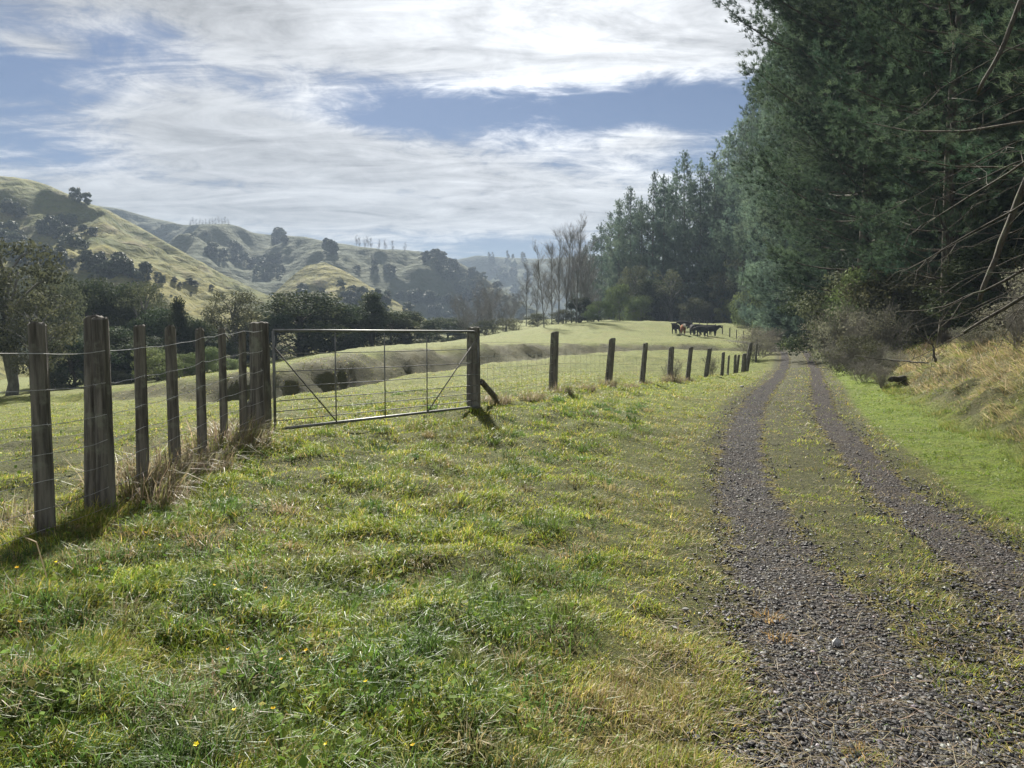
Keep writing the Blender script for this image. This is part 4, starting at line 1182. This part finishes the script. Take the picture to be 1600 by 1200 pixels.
# straw litter on the track
ns = 14000
x, y = screen_sample(ns, 600, 1420, 980, 1830, .5)
L, track, road, chan, cd, sg, bd, bank = masks(x, y)
k_ = (np.abs(L) < 2.0); x, y = x[k_], y[k_]; n = len(x)
g3 = blade_mesh('straw', np.stack([x, y, zfun(x, y) + .012], -1), rng.uniform(.03, .16, n), np.maximum(.003, y * .0005), rng.uniform(0, 6.28, n), rng.uniform(1.35, 1.55, n), rng.normal(0, .12, n),
                pal(n, [(.40, .33, .21), (.26, .20, .13), (.20, .165, .08)], [2, 2, 2]), M['blade'])
tag(link('straw', g3), 'loose straw and dead grass lying over the gravel', 'straw', kind='stuff')

# stones
ico = np.array([(0, 0, 1)] + [(.894 * math.cos(a), .894 * math.sin(a), .447) for a in np.arange(5) * 1.2566] + [(.894 * math.cos(a + .628), .894 * math.sin(a + .628), -.447) for a in np.arange(5) * 1.2566] + [(0, 0, -1)])
icof = np.array([(0, i + 1, (i + 1) % 5 + 1) for i in range(5)] + [(i + 1, i + 6, (i + 1) % 5 + 1) for i in range(5)] + [((i + 1) % 5 + 1, i + 6, (i + 1) % 5 + 6) for i in range(5)] + [(11, (i + 1) % 5 + 6, i + 6) for i in range(5)])
ns = 140000
x, y = screen_sample(ns, 590, 1420, 900, 1900, .62)
L, track, road, chan, cd, sg, bd, bank = masks(x, y)
soft = sstep(1.65, 1.0, np.abs(L)) * (.04 + .16 * sstep(-.1, .5, fbm(x * 2, y * 1.3, 3, 88)))
dn = np.clip(soft + sstep(.15, .8, track) * (.55 + .45 * sstep(.4, -.1, fbm(x * 1.6, y * .9, 4, 86, .6))) + .5 * (np.abs(L) < 1.0) * sstep(6, 3.3, y) + .10 * (np.abs(L) < 1.5) * sstep(7, 3, y) + .025 * (np.abs(L) < 1.4), 0, 1)
k_ = (rng.uniform(0, 1, ns) < dn) & (y < 24); x, y = x[k_], y[k_]; n = len(x)
sz = np.clip(rng.lognormal(math.log(.0044), .55, n), .0025, .017) + y * .00016
rot = rng.uniform(0, 6.28, n); sx_ = rng.uniform(.8, 1.5, n); sz_ = rng.uniform(.45, .9, n)
V = ico[None] * (1 + rng.normal(0, .16, (n, 12, 1)))
V = V * np.stack([sz * sx_, sz, sz * sz_], -1)[:, None]
c_, s_ = np.cos(rot)[:, None], np.sin(rot)[:, None]
V = np.stack([V[..., 0] * c_ - V[..., 1] * s_, V[..., 0] * s_ + V[..., 1] * c_, V[..., 2]], -1)
V = V + np.stack([x, y, zfun(x, y) + .006 + .0005 * y + sz * .25], -1)[:, None]
F = (np.arange(n)[:, None, None] * 12 + icof[None]).reshape(-1, 3)
cc = np.repeat(pal(n, [(.008, .0085, .010), (.017, .0172, .019), (.036, .035, .034), (.20, .195, .19), (.026, .020, .018)], [4, 4, 1.8, .55, .9]), 12, 0)
tag(link('loose_gravel', mesh_np('loose_gravel', V.reshape(-1, 3), tris=F, mats=[M['stone']], col=cc)), 'loose grey and brown gravel stones lying in the wheel tracks', 'gravel', kind='stuff')
for px, py, s_, lab in ((1320, 1000, .030, 'pale upright pointed stone on the gravel near the bottom of the photo'), (1294, 992, .018, 'small flat white stone beside the pointed one'), (1160, 606, .07, 'pale flat stone by the far bend of the wheel track')):
    d = 1.6 * FPX / (py - 520)
    xx = atx(px, d); v = ico * np.array([1, .6, 1.4 if 'pointed' in lab else .5]) * (1 + rng.normal(0, .1, (12, 1))) * s_
    tag(link('stone', mesh_np('stone', v, tris=icof, mats=[M['stone']], col=np.full((12, 3), .36)), None, (xx, d, gz(xx, d) + s_ * .5)), lab, 'stone')

# long dry grass hanging down the bank
nb = 230000
by = 3 + 30 * rng.uniform(0, 1, nb) ** 1.5
bx0 = np.interp(by, BK[:, 1], BK[:, 0]); bs = rng.uniform(-.3, 3.8, nb)
nrm = np.stack([np.ones(nb), -np.gradient(np.interp(np.linspace(3, 33, 50), BK[:, 1], BK[:, 0]), 30 / 49.)[np.clip(((by - 3) / 30 * 49).astype(int), 0, 49)]], -1)
nrm = unit(nrm)
x = bx0 + nrm[:, 0] * bs; y = by + nrm[:, 1] * bs
cl = fbm(x * 1.5, y * 1.5, 3, 101); gr = fbm(x * .55, y * .55, 3, 103)
k_ = (rng.uniform(0, 1, nb) < np.clip(.28 + 1.0 * sstep(-.15, .35, cl), 0, 1)) & (y > 2)
x, y, cl, gr, bs, nrm = x[k_], y[k_], cl[k_], gr[k_], bs[k_], nrm[k_]; n = len(x)
slope = sstep(-.2, .4, bs) * sstep(2.6, 1.6, bs)
down = np.arctan2(-nrm[:, 1], -nrm[:, 0]) - .5 + 1.3 * gr + rng.normal(0, .65, n)
lean = np.clip(.35 + (.75 + .5 * gr) * slope + rng.normal(0, .32, n), .05, 2.2)
hh = (.13 + .26 * sstep(-.1, .6, cl)) * rng.uniform(.6, 1.3, n) * np.where(gr > .1, .6, 1) * (.35 + .65 * sstep(.1, .7, bs))
C = pal(n, [(.42, .34, .20), (.32, .255, .145), (.24, .20, .09), (.19, .20, .05)], [3, 3, 2, 1.6])
gg = (rng.uniform(0, 1, n) < .2 + .75 * sstep(.0, .4, gr) + .8 * sstep(.55, .0, bs))
C[gg] = pal(int(gg.sum()), [(.15, .17, .045), (.20, .19, .07), (.10, .14, .03)], [3, 2, 2])
g4 = blade_mesh('bank_grass', np.stack([x, y, zfun(x, y) - .01], -1), hh, np.maximum(.0045, y * .0006), down, lean, np.abs(rng.normal(.45, .3, n)), np.clip(C * (1.05 + .7 * cl)[:, None], 0.01, .8), M['blade'])
tag(link('bank_grass', g4), 'long tan grass drooping down the roadside bank', 'grass', kind='stuff')
# undergrowth on the forest floor above the bank
nb = 90000
x = rng.uniform(7, 34, nb); y = rng.uniform(8, 62, nb)
bdx = bank_d(x, y); k_ = (bdx > 1.6) & (x / y < .78) & (fbm(x * .5, y * .5, 3, 107) > -.25); x, y = x[k_], y[k_]; n = len(x)
g5 = blade_mesh('undergrowth', np.stack([x, y, zfun(x, y) - .02], -1), rng.uniform(.10, .38, n), y * .0011 * rng.uniform(.6, 1.3, n), rng.uniform(0, 6.28, n), np.abs(rng.normal(.6, .35, n)), np.abs(rng.normal(.6, .3, n)),
                np.clip(pal(n, [(.15, .21, .03), (.22, .26, .05), (.10, .13, .035), (.24, .19, .11)], [3, 3, 2, 1.2]), 0, .8), M['blade'])
tag(link('undergrowth', g5), 'mossy grass and weeds on the floor of the pine wood', 'undergrowth', kind='stuff')

# tussocks of dry grass round the posts
def tussock(seed, n, r, h, cols, w):
    global rng
    keep_, rng = rng, np.random.default_rng(seed)
    a = rng.uniform(0, 6.28, n); q = r * np.sqrt(rng.uniform(0, 1, n)) * .6
    P = np.stack([q * np.cos(a), q * np.sin(a), np.full(n, -.03)], -1)
    me = blade_mesh('dry_tussock', P, h * rng.uniform(.45, 1.2, n), .0055 * rng.uniform(.7, 1.4, n), a + rng.normal(0, .7, n), np.abs(rng.normal(.5, .42, n)), np.abs(rng.normal(1.0, .5, n)), np.clip(pal(n, cols, w), 0, .8), M['blade'])
    rng = keep_
    return me
TAN = [(.30, .25, .165), (.23, .185, .12), (.17, .14, .08), (.15, .16, .05)]
TU = [tussock(700 + k, 520, .42, .36, TAN, [3, 3, 2, 2.2]) for k in range(3)]
TG = [tussock(710 + k, 420, .28, .26, [(.10, .14, .03), (.16, .17, .05), (.24, .19, .10)], [3, 2, 1.5]) for k in range(2)]
for x, y, s, me, lab in [
 (-2.93, 4.78, .8, TG[0], 'grass clump round the foot of the first fence post'), (-3.35, 5.0, .9, TU[0], 'dry grass clump between the first and the double post'),
 (-2.98, 5.95, 1.25, TU[1], 'big tan grass clump in front of the third post'), (-2.74, 5.75, 1.0, TU[2], 'tan grass clump spreading from the third post'),
 (-3.0, 6.5, 1.25, TU[0], 'tan grass clump at the fourth post'), (-2.72, 6.75, .9, TU[1], 'low dry clump between the fourth and fifth posts'),
 (-2.9, 7.45, 1.3, TU[2], 'peaked dry clump between the fifth and sixth posts'), (-2.86, 7.9, 1.2, TU[0], 'dry clump in front of the sixth and seventh posts'),
 (-3.12, 8.55, 1.0, TU[1], 'dry clump leaning on the strainer post'), (-2.3, 5.4, .6, TG[1], 'green and tan clump on the verge close out from the double post'),
 (-1.75, 5.85, .55, TG[0], 'lone grass clump on the open verge, the one farther from the fence'),
 (-3.1, 5.2, .8, TG[1], 'mixed grass growing against the double post'), (-2.6, 6.2, .7, TG[0], 'greenish clump spilling out before the fourth post'), (-3.15, 6.25, .9, TU[0], 'tan clump just past the third post, on the paddock side'), (-2.95, 6.95, .8, TU[2], 'tan clump hard against the fifth post'), (-2.62, 7.3, .6, TG[1], 'low mixed clump out from the fifth and sixth posts'), (-3.05, 8.1, .8, TU[2], 'tan clump behind the seventh post'), (-3.3, 4.4, .7, TU[1], 'dry clump under the wires before the first post'), (-2.7, 8.6, .6, TG[0], 'green clump at the foot of the strainer post'),
 (-.25, 12.3, .85, TU[0], 'dry clump at the foot of the timber stay'), (.35, 13.2, .8, TU[1], 'dry clump between the stay and the first netting post'),
 (.95, 14.7, .8, TU[2], 'dry clump in front of the first netting post'), (1.6, 16.4, .7, TU[0], 'dry clump just beyond the first netting post'), (2.3, 18.4, .8, TU[1], 'dry clump at the second netting post'),
 (3.1, 20.0, .75, TU[2], 'dry clump between the second and third netting posts'), (3.8, 21.8, .7, TU[0], 'dry clump at the third netting post'), (5.2, 24.9, 1.2, TU[1], 'tall dry clump at the fourth netting post'), (6.2, 27.3, 1.0, TU[2], 'dry clump at the fifth netting post'),
 (-.75, 9.6, .7, TG[0], 'small clump under the middle of the gate'), (-1.2, 9.9, .8, TG[1], 'clump under the gate near its middle upright')]:
    place_one('grass_clump', me, (x, y, gz(x, y)), s, random.uniform(0, 6.28), lab, 'grass clump', 'grass clumps along the fences')
OR = [tussock(720, 170, .12, .10, [(.36, .22, .08), (.30, .2, .09), (.2, .17, .06)], [3, 2, 1])]
for px, py, s, lab in ((1210, 968, 1.0, 'orange-brown tuft on the edge of the gravel, upper of two'), (1228, 1000, .9, 'orange-brown tuft on the gravel, lower of two'), (1362, 1185, .8, 'small dry tuft at the bottom of the photo in the gravel'), (1305, 1108, .5, 'tiny green-gold tuft in the middle of the gravel')):
    d = 1.62 * FPX / (py - 520); xx = atx(px, d)
    place_one('grass_tuft', OR[0], (xx, d, gz(xx, d)), s, random.uniform(0, 6), lab, 'grass tuft', 'dry tufts in the gravel')

# yellow buttercups
def flower():
    g = Geo(); v, q = [], []
    for k in range(5):
        a = k * 1.2566; c, s = math.cos(a), math.sin(a); c2, s2 = -s, c
        g.add([(0, 0, 0), (.005 * c + .0036 * c2, .005 * s + .0036 * s2, .004), (.010 * c, .010 * s, .007), (.005 * c - .0036 * c2, .005 * s - .0036 * s2, .004)], quads=[(0, 1, 2, 3)])
    return g.mesh('buttercup', [M['petal']])
FL = flower(); gs = Geo(); gs.tube([(0, 0, -.12), (.005, .004, -.05), (0, 0, 0)], .0012, 4, col=(.09, .14, .03)); FS = gs.mesh('stem', [M['blade']])
for px, py in ((352, 1110), (430, 1022), (415, 1098), (500, 1136), (360, 932), (325, 928), (408, 922), (75, 908), (12, 930), (218, 852), (640, 1120), (240, 868), (470, 1010), (345, 1015), (565, 1035), (12, 995), (395, 808), (290, 1175)):
    d = 1.25 * FPX / (py - 520); xx = atx(px, d)
    e = empty('buttercup', (xx, d, gz(xx, d) + .11), 'yellow buttercup in the near grass', 'flower', 'yellow flowers in the verge')
    e.rotation_euler = (random.uniform(-.5, .5), random.uniform(-.5, .5), random.uniform(0, 6))
    link('petals', FL, e); link('stem', FS, e)
# a long pale stalk lying over the near grass
g = Geo(); d = 4.0; g.tube([(atx(28, d), d, gz(atx(28, d), d) + .19), (atx(45, 3.8), 3.8, .60), (atx(62, 3.7), 3.7, gz(atx(62, 3.7), 3.7) + .03)], .003, 5, col=(.5, .42, .28))
tag(link('dry_stalk', g.mesh('dry_stalk', [M['blade']])), 'long pale dead stalk leaning over the grass by the first post', 'stalk')

# ------------------------------------------------------------------ scrub, logs and dead limbs on the right
SC = [bare(800 + k, 3, .9, 2, 9, .008, 'scrub', kids=7, up=.8) for k in range(3)]
SL = [broad(810 + k, 3, 1.5, 'dome', 30, 46, .045, M['dryleaf'], M['scrub'], .12)[0] for k in range(2)]
SG = [broad(815 + k, 3, 1.5, 'dome', 28, 80, .05, M['kanuka'], M['scrub'], .05)[0] for k in range(2)]
for px, d, h, w, leaf, lab in [
 (1300, 38, 2.9, 2.7, 0, 'grey twiggy shrub at the road edge where the verge narrows'), (1325, 34, 3.0, 2.5, 0, 'tall grey-brown shrub with bare twigs beside the road edge shrub'),
 (1352, 31, 2.5, 2.3, 1, 'brown twiggy shrub in the middle of the roadside scrub'), (1378, 30, 2.6, 2.4, 1, 'thin dark-stemmed shrub next to the mossy clearing'),
 (1290, 44, 3.2, 3.0, 0, 'shrub at the dark bend of the road'), (1335, 29, 1.5, 2.2, 2, 'low leafy shrub in front of the twiggy scrub'), (1372, 26, 1.1, 1.6, 2, 'low pale-leaved shrub at the end of the bank'),
 (1310, 33, 1.2, 2.0, 1, 'low dry shrub at the verge edge'), (1405, 24, .7, 1.2, 1, 'low brown tangle behind the log'), (1350, 22.5, .8, 1.3, 3, 'sparse dry weeds at the near end of the scrub'),
 (1378, 20.5, .7, 1.1, 3, 'sparse dry weeds beside the log end'), (1540, 18, .7, 1.2, 2, 'dark green shrub above the bank'), (1515, 22, .6, 1.2, 1, 'dry brown shrub behind the bank'),
 (1590, 15.2, 1.2, 1.5, 1, 'rusty brown dead bush on top of the bank at the photo edge'), (1625, 16.5, 1.8, 1.9, 1, 'dead bush behind the rusty brown one'),
 (1190, 57, 2.2, 3.2, 0, 'leafless brown shrub over the corner of the netting fence'), (1178, 50, 1.7, 2.6, 0, 'leafless shrub against the corner posts of the netting fence'), (1203, 66, 2.0, 3.0, 0, 'leafless shrub further along the netting fence'),
 (1052, 26, .9, 1.0, 3, 'small twiggy weed at the fourth netting post'), (1112, 33.2, 1.1, .9, 3, 'thin twiggy weed between netting posts')]:
    x = atx(px, d); parts = [('twigs', SC[int(px + d) % 3])]
    if leaf in (0, 1): parts.append(('leaves', SL[leaf]))
    if leaf == 2: parts.append(('leaves', SG[int(d) % 2]))
    place_tree('scrub_bush', parts, (x, d, gz(x, d) - .05), w / 3.0, random.uniform(0, 6), lab, 'shrub', 'scrub along the roadside', h / 3.1)
def limb(name, pts, r, lab, cat, mat='deadwood', twigs=0, group=None):
    P = np.array(pts, float); o = P[0].copy(); g = Geo()
    r = (r[0] * .62, r[1] * .7) if name == 'dead_branch' else r
    tt = np.linspace(0, 1, 12); ti = np.linspace(0, 1, len(P))
    Q = np.stack([np.interp(tt, ti, P[:, i]) for i in range(3)], -1) - o
    Q[1:-1] += rng.normal(0, .008, (10, 3))
    g.tube(Q, np.interp(tt, [0, 1], r), 8, jitter=.06)
    for k in range(twigs):
        q = Q[rng.integers(3, 12)]; dv = unit((Q[-1] - Q[0]) / np.linalg.norm(Q[-1] - Q[0]) * .7 + rng.normal(0, .6, 3)) * rng.uniform(.4, 1.4)
        g.tube([q, q + dv * .3 + rng.normal(0, .04, 3), q + dv * .65 + rng.normal(0, .08, 3), q + dv + rng.normal(0, .12, 3)], [.009, .006, .004, .002], 4, cap=False)
    ob = link(name, g.mesh(name, [M[mat]], True), None, o)
    return tag(ob, lab, cat, group)
def pt(px, py, d): return at(px, py, d)
limb('dead_branch', [pt(1690, 372, 11.5), pt(1560, 445, 12.2), pt(1478, 478, 12.6)], (.045, .018), 'straight pale dead branch pointing down over the clearing, the upper of two', 'branch', twigs=9, group='dead boughs above the bank')
limb('dead_branch', [pt(1680, 412, 11), pt(1590, 470, 11.6), pt(1505, 520, 12)], (.05, .03), 'thick mossy dead branch sloping down to the bank top, lower of two', 'branch', twigs=7, group='dead boughs above the bank')
limb('dead_branch', [pt(1700, 268, 12), pt(1600, 318, 13), pt(1420, 420, 15)], (.05, .012), 'long thin dead branch crossing in front of the dark wood', 'branch', twigs=12, group='dead boughs above the bank')
limb('dead_branch', [pt(1720, 170, 12), pt(1590, 262, 13), pt(1440, 352, 15)], (.055, .012), 'long mossy bough above the thin crossing branch', 'branch', twigs=12, group='dead boughs above the bank')
for k in range(12):
    y0 = 40 + 36 * k + random.uniform(-12, 12); d0 = random.uniform(15, 18.5); x1 = random.uniform(1385, 1540); dy = (1680 - x1) * random.uniform(.35, .6)
    limb('dead_branch', [pt(1700, y0 - 10, d0), pt((1700 + x1) / 2, y0 + dy * .42, d0 + .3), pt(x1, y0 + dy, d0 + .8)], (.040, .007), 'thin dark dead bough slanting down among the nearest pine foliage', 'branch', twigs=7, group='dead boughs in the nearest pine')
limb('leaning_trunk', [pt(1530, 470, 14), pt(1560, 390, 14), pt(1612, 260, 13.6), pt(1680, 90, 13)], (.04, .07), 'thin lichen-covered trunk leaning out of view beyond the bank', 'trunk', twigs=6)
limb('leaning_trunk', [pt(1528, 145, 15), pt(1565, 80, 15), pt(1602, -20, 15), pt(1640, -120, 15)], (.035, .06), 'lichen-covered limb high in the upper corner', 'trunk', twigs=5)
limb('fallen_log', [pt(1392, 593, 19.9), pt(1401, 592, 20.4), pt(1413, 591, 21.0)], (.07, .08), 'dark cut log end sticking out of the start of the bank', 'log', twigs=0)
limb('fallen_branch', [pt(1335, 556, 23.0), pt(1390, 562, 22.4), pt(1450, 567, 21)], (.014, .022), 'fallen branch lying across the scrub behind the log', 'branch', twigs=5)
limb('bent_sapling', [pt(1462, 566, 20.5), pt(1458, 540, 20.5), pt(1438, 524, 20.5)], (.035, .015), 'dark bent dead sapling on the bank behind the log', 'sapling', mat='bark', twigs=4)

# ------------------------------------------------------------------ air, light, sky, camera
def build_haze():
    g = Geo()
    x0, x1, y0, y1, z0, z1 = -1900, 1900, -60, 2000, -45, 165
    V = [(x, y, z) for z in (z0, z1) for y in (y0, y1) for x in (x0, x1)]
    Q = [(0, 2, 3, 1), (4, 5, 7, 6), (0, 1, 5, 4), (2, 6, 7, 3), (0, 4, 6, 2), (1, 3, 7, 5)]
    m, nt = new_mat('haze_air')
    v = nd(nt, 'ShaderNodeVolumePrincipled', Color=(.36, .45, .57, 1), Density=HAZE, Anisotropy=0.)
    o = nd(nt, 'ShaderNodeOutputMaterial'); nt.links.new(v.outputs[0], o.inputs['Volume'])
    m.cycles.homogeneous_volume = True
    return tag(link('haze', mesh_np('haze', V, quads=Q, mats=[m])), 'thin blue winter haze filling the valley', 'haze', kind='stuff')
HAZE = .00055
build_haze()

sun = bpy.data.lights.new('sun', 'SUN'); sun.energy = 5.0; sun.angle = R(2.5); sun.color = (1, .95, .86)
so = link('sun', sun); so.rotation_euler = Vector(SUN_DIR).to_track_quat('Z', 'Y').to_euler()

w = bpy.data.worlds.new('World'); scene.world = w; w.use_nodes = True
nt = w.node_tree; nt.nodes.clear()
sky = nd(nt, 'ShaderNodeTexSky', {'sky_type': 'NISHITA', 'sun_disc': False, 'sun_elevation': SUN_EL, 'sun_rotation': SUN_AZ, 'air_density': 1.0, 'dust_density': .6, 'ozone_density': 2.0})
gen = nt.nodes.new('ShaderNodeTexCoord').outputs['Generated']
sx = nd(nt, 'ShaderNodeSeparateXYZ', Vector=gen)
X, Y, Z = sx.outputs
az = mth(nt, 'ARCTAN2', X, Y)
el = mth(nt, 'ARCSINE', Z)
zc = mth(nt, 'ADD', mth(nt, 'MAXIMUM', Z, 0.), .10)
cv = nd(nt, 'ShaderNodeCombineXYZ', X=mth(nt, 'DIVIDE', X, zc), Y=mth(nt, 'DIVIDE', Y, zc), Z=0.).outputs[0]
def pxdir(px, py):
    r = ray(px, py); r = r / np.linalg.norm(r)
    return math.atan2(r[0], r[1]), math.asin(r[2])
def blob(px, py, wx, wy, amp, tilt=0.):
    a0, e0 = pxdir(px, py)
    u_ = mth(nt, 'SUBTRACT', az, a0); v_ = mth(nt, 'SUBTRACT', el, e0)
    if tilt: v_ = mth(nt, 'SUBTRACT', v_, mth(nt, 'MULTIPLY', u_, tilt))
    a = mth(nt, 'MULTIPLY', u_, FPX / wx); b = mth(nt, 'MULTIPLY', v_, FPX / wy)
    r2 = mth(nt, 'ADD', mth(nt, 'MULTIPLY', a, a), mth(nt, 'MULTIPLY', b, b))
    return mth(nt, 'MULTIPLY', mth(nt, 'EXPONENT', mth(nt, 'MULTIPLY', r2, -1.)), amp)
def total(items):
    s = None
    for it in items:
        b = blob(*it); s = b if s is None else mth(nt, 'ADD', s, b)
    return s
streak = nd(nt, 'ShaderNodeMapping', Vector=cv, Rotation=(0, 0, R(-28)), Scale=(.8, 1.9, 1)).outputs[0]
n_big = noise(nt, cv, 1.1, 9, .64, .8)
n_str = noise(nt, streak, 1.7, 10, .70, 1.3)
n_fin = noise(nt, cv, 5.5, 8, .7, .8)
bias = total([(70, 135, 150, 62, -.34), (225, 45, 70, 40, -.16), (750, 165, 240, 40, -.34), (1075, 160, 150, 50, -.40), (1120, 240, 80, 40, -.15), (560, 190, 110, 22, -.10), (50, 232, 120, 26, -.20), (620, 305, 160, 12, -.16), (800, 385, 190, 22, -.24),
              (860, 70, 360, 62, .30), (300, 10, 260, 40, .22), (330, 215, 260, 55, .20, -.1), (1020, 215, 90, 24, .30), (650, 275, 460, 46, .18, -.15), (480, 330, 520, 26, .20), (60, 70, 60, 14, .2), (1150, 0, 300, 90, .2)])
cov = mth(nt, 'ADD', mth(nt, 'ADD', mth(nt, 'MULTIPLY', n_big, .45), mth(nt, 'MULTIPLY', n_str, .55)), mth(nt, 'MULTIPLY', mth(nt, 'SUBTRACT', n_fin, .5), .55))
cov = mth(nt, 'ADD', mth(nt, 'ADD', cov, .075), bias)
mask = mrange(nt, cov, .33, .68)
thick = mrange(nt, cov, .5, .95)
glow = total([(900, 30, 420, 240, .5), (860, 50, 190, 110, .45), (1000, 215, 160, 60, .15), (120, 120, 500, 200, -.12)])
lum = mth(nt, 'ADD', 4.15, mth(nt, 'MULTIPLY', mth(nt, 'SUBTRACT', n_str, .5), 10.0))
lum = mth(nt, 'ADD', lum, mth(nt, 'MULTIPLY', mth(nt, 'SUBTRACT', n_fin, .5), 5.0))
lum = mth(nt, 'ADD', lum, mth(nt, 'MULTIPLY', mth(nt, 'SUBTRACT', n_big, .5), 4.5))
lum = mth(nt, 'MULTIPLY', mth(nt, 'MAXIMUM', lum, 1.8), mth(nt, 'ADD', 1.05, glow))
lum = mth(nt, 'MULTIPLY', lum, mth(nt, 'SUBTRACT', 1., mth(nt, 'MULTIPLY', thick, .22)))
ccol = nd(nt, 'ShaderNodeVectorMath', {'operation': 'SCALE'}); ccol.inputs[0].default_value = (.97, .985, 1.0); nt.links.new(lum, ccol.inputs['Scale'])
skyc = nd(nt, 'ShaderNodeVectorMath', {'operation': 'MULTIPLY'}); nt.links.new(sky.outputs[0], skyc.inputs[0]); skyc.inputs[1].default_value = (.17, .21, .285)
mx_ = mix(nt, mth(nt, 'MULTIPLY', mask, .95), (0, 0, 0), (0, 0, 0))
mn = mx_.node; nt.links.new(skyc.outputs[0], mn.inputs[6]); nt.links.new(ccol.outputs[0], mn.inputs[7])
bg = nd(nt, 'ShaderNodeBackground', Color=mx_, Strength=.05)
nt.links.new(bg.outputs[0], nd(nt, 'ShaderNodeOutputWorld').inputs['Surface'])

cam = bpy.data.cameras.new('camera'); co_ = link('camera', cam, None, (0, 0, EYE))
cam.sensor_width = 36; cam.lens = FPX / 1600 * 36; cam.clip_end = 6000; cam.clip_start = .05
co_.rotation_euler = (math.pi / 2 - PITCH, 0, 0)
scene.camera = co_
vs = scene.view_settings; vs.view_transform = 'Standard'; vs.look = 'None'; vs.exposure = 1.85; vs.gamma = 1
scene.render.resolution_x, scene.render.resolution_y = 1024, 768
cy = scene.cycles
cy.max_bounces = 5; cy.diffuse_bounces = 3; cy.glossy_bounces = 2; cy.transmission_bounces = 3; cy.transparent_max_bounces = 4; cy.volume_bounces = 0
cy.sample_clamp_indirect = 4; cy.caustics_reflective = False; cy.caustics_refractive = False
cy.use_adaptive_sampling = True; cy.adaptive_threshold = .015
cy.use_denoising = True
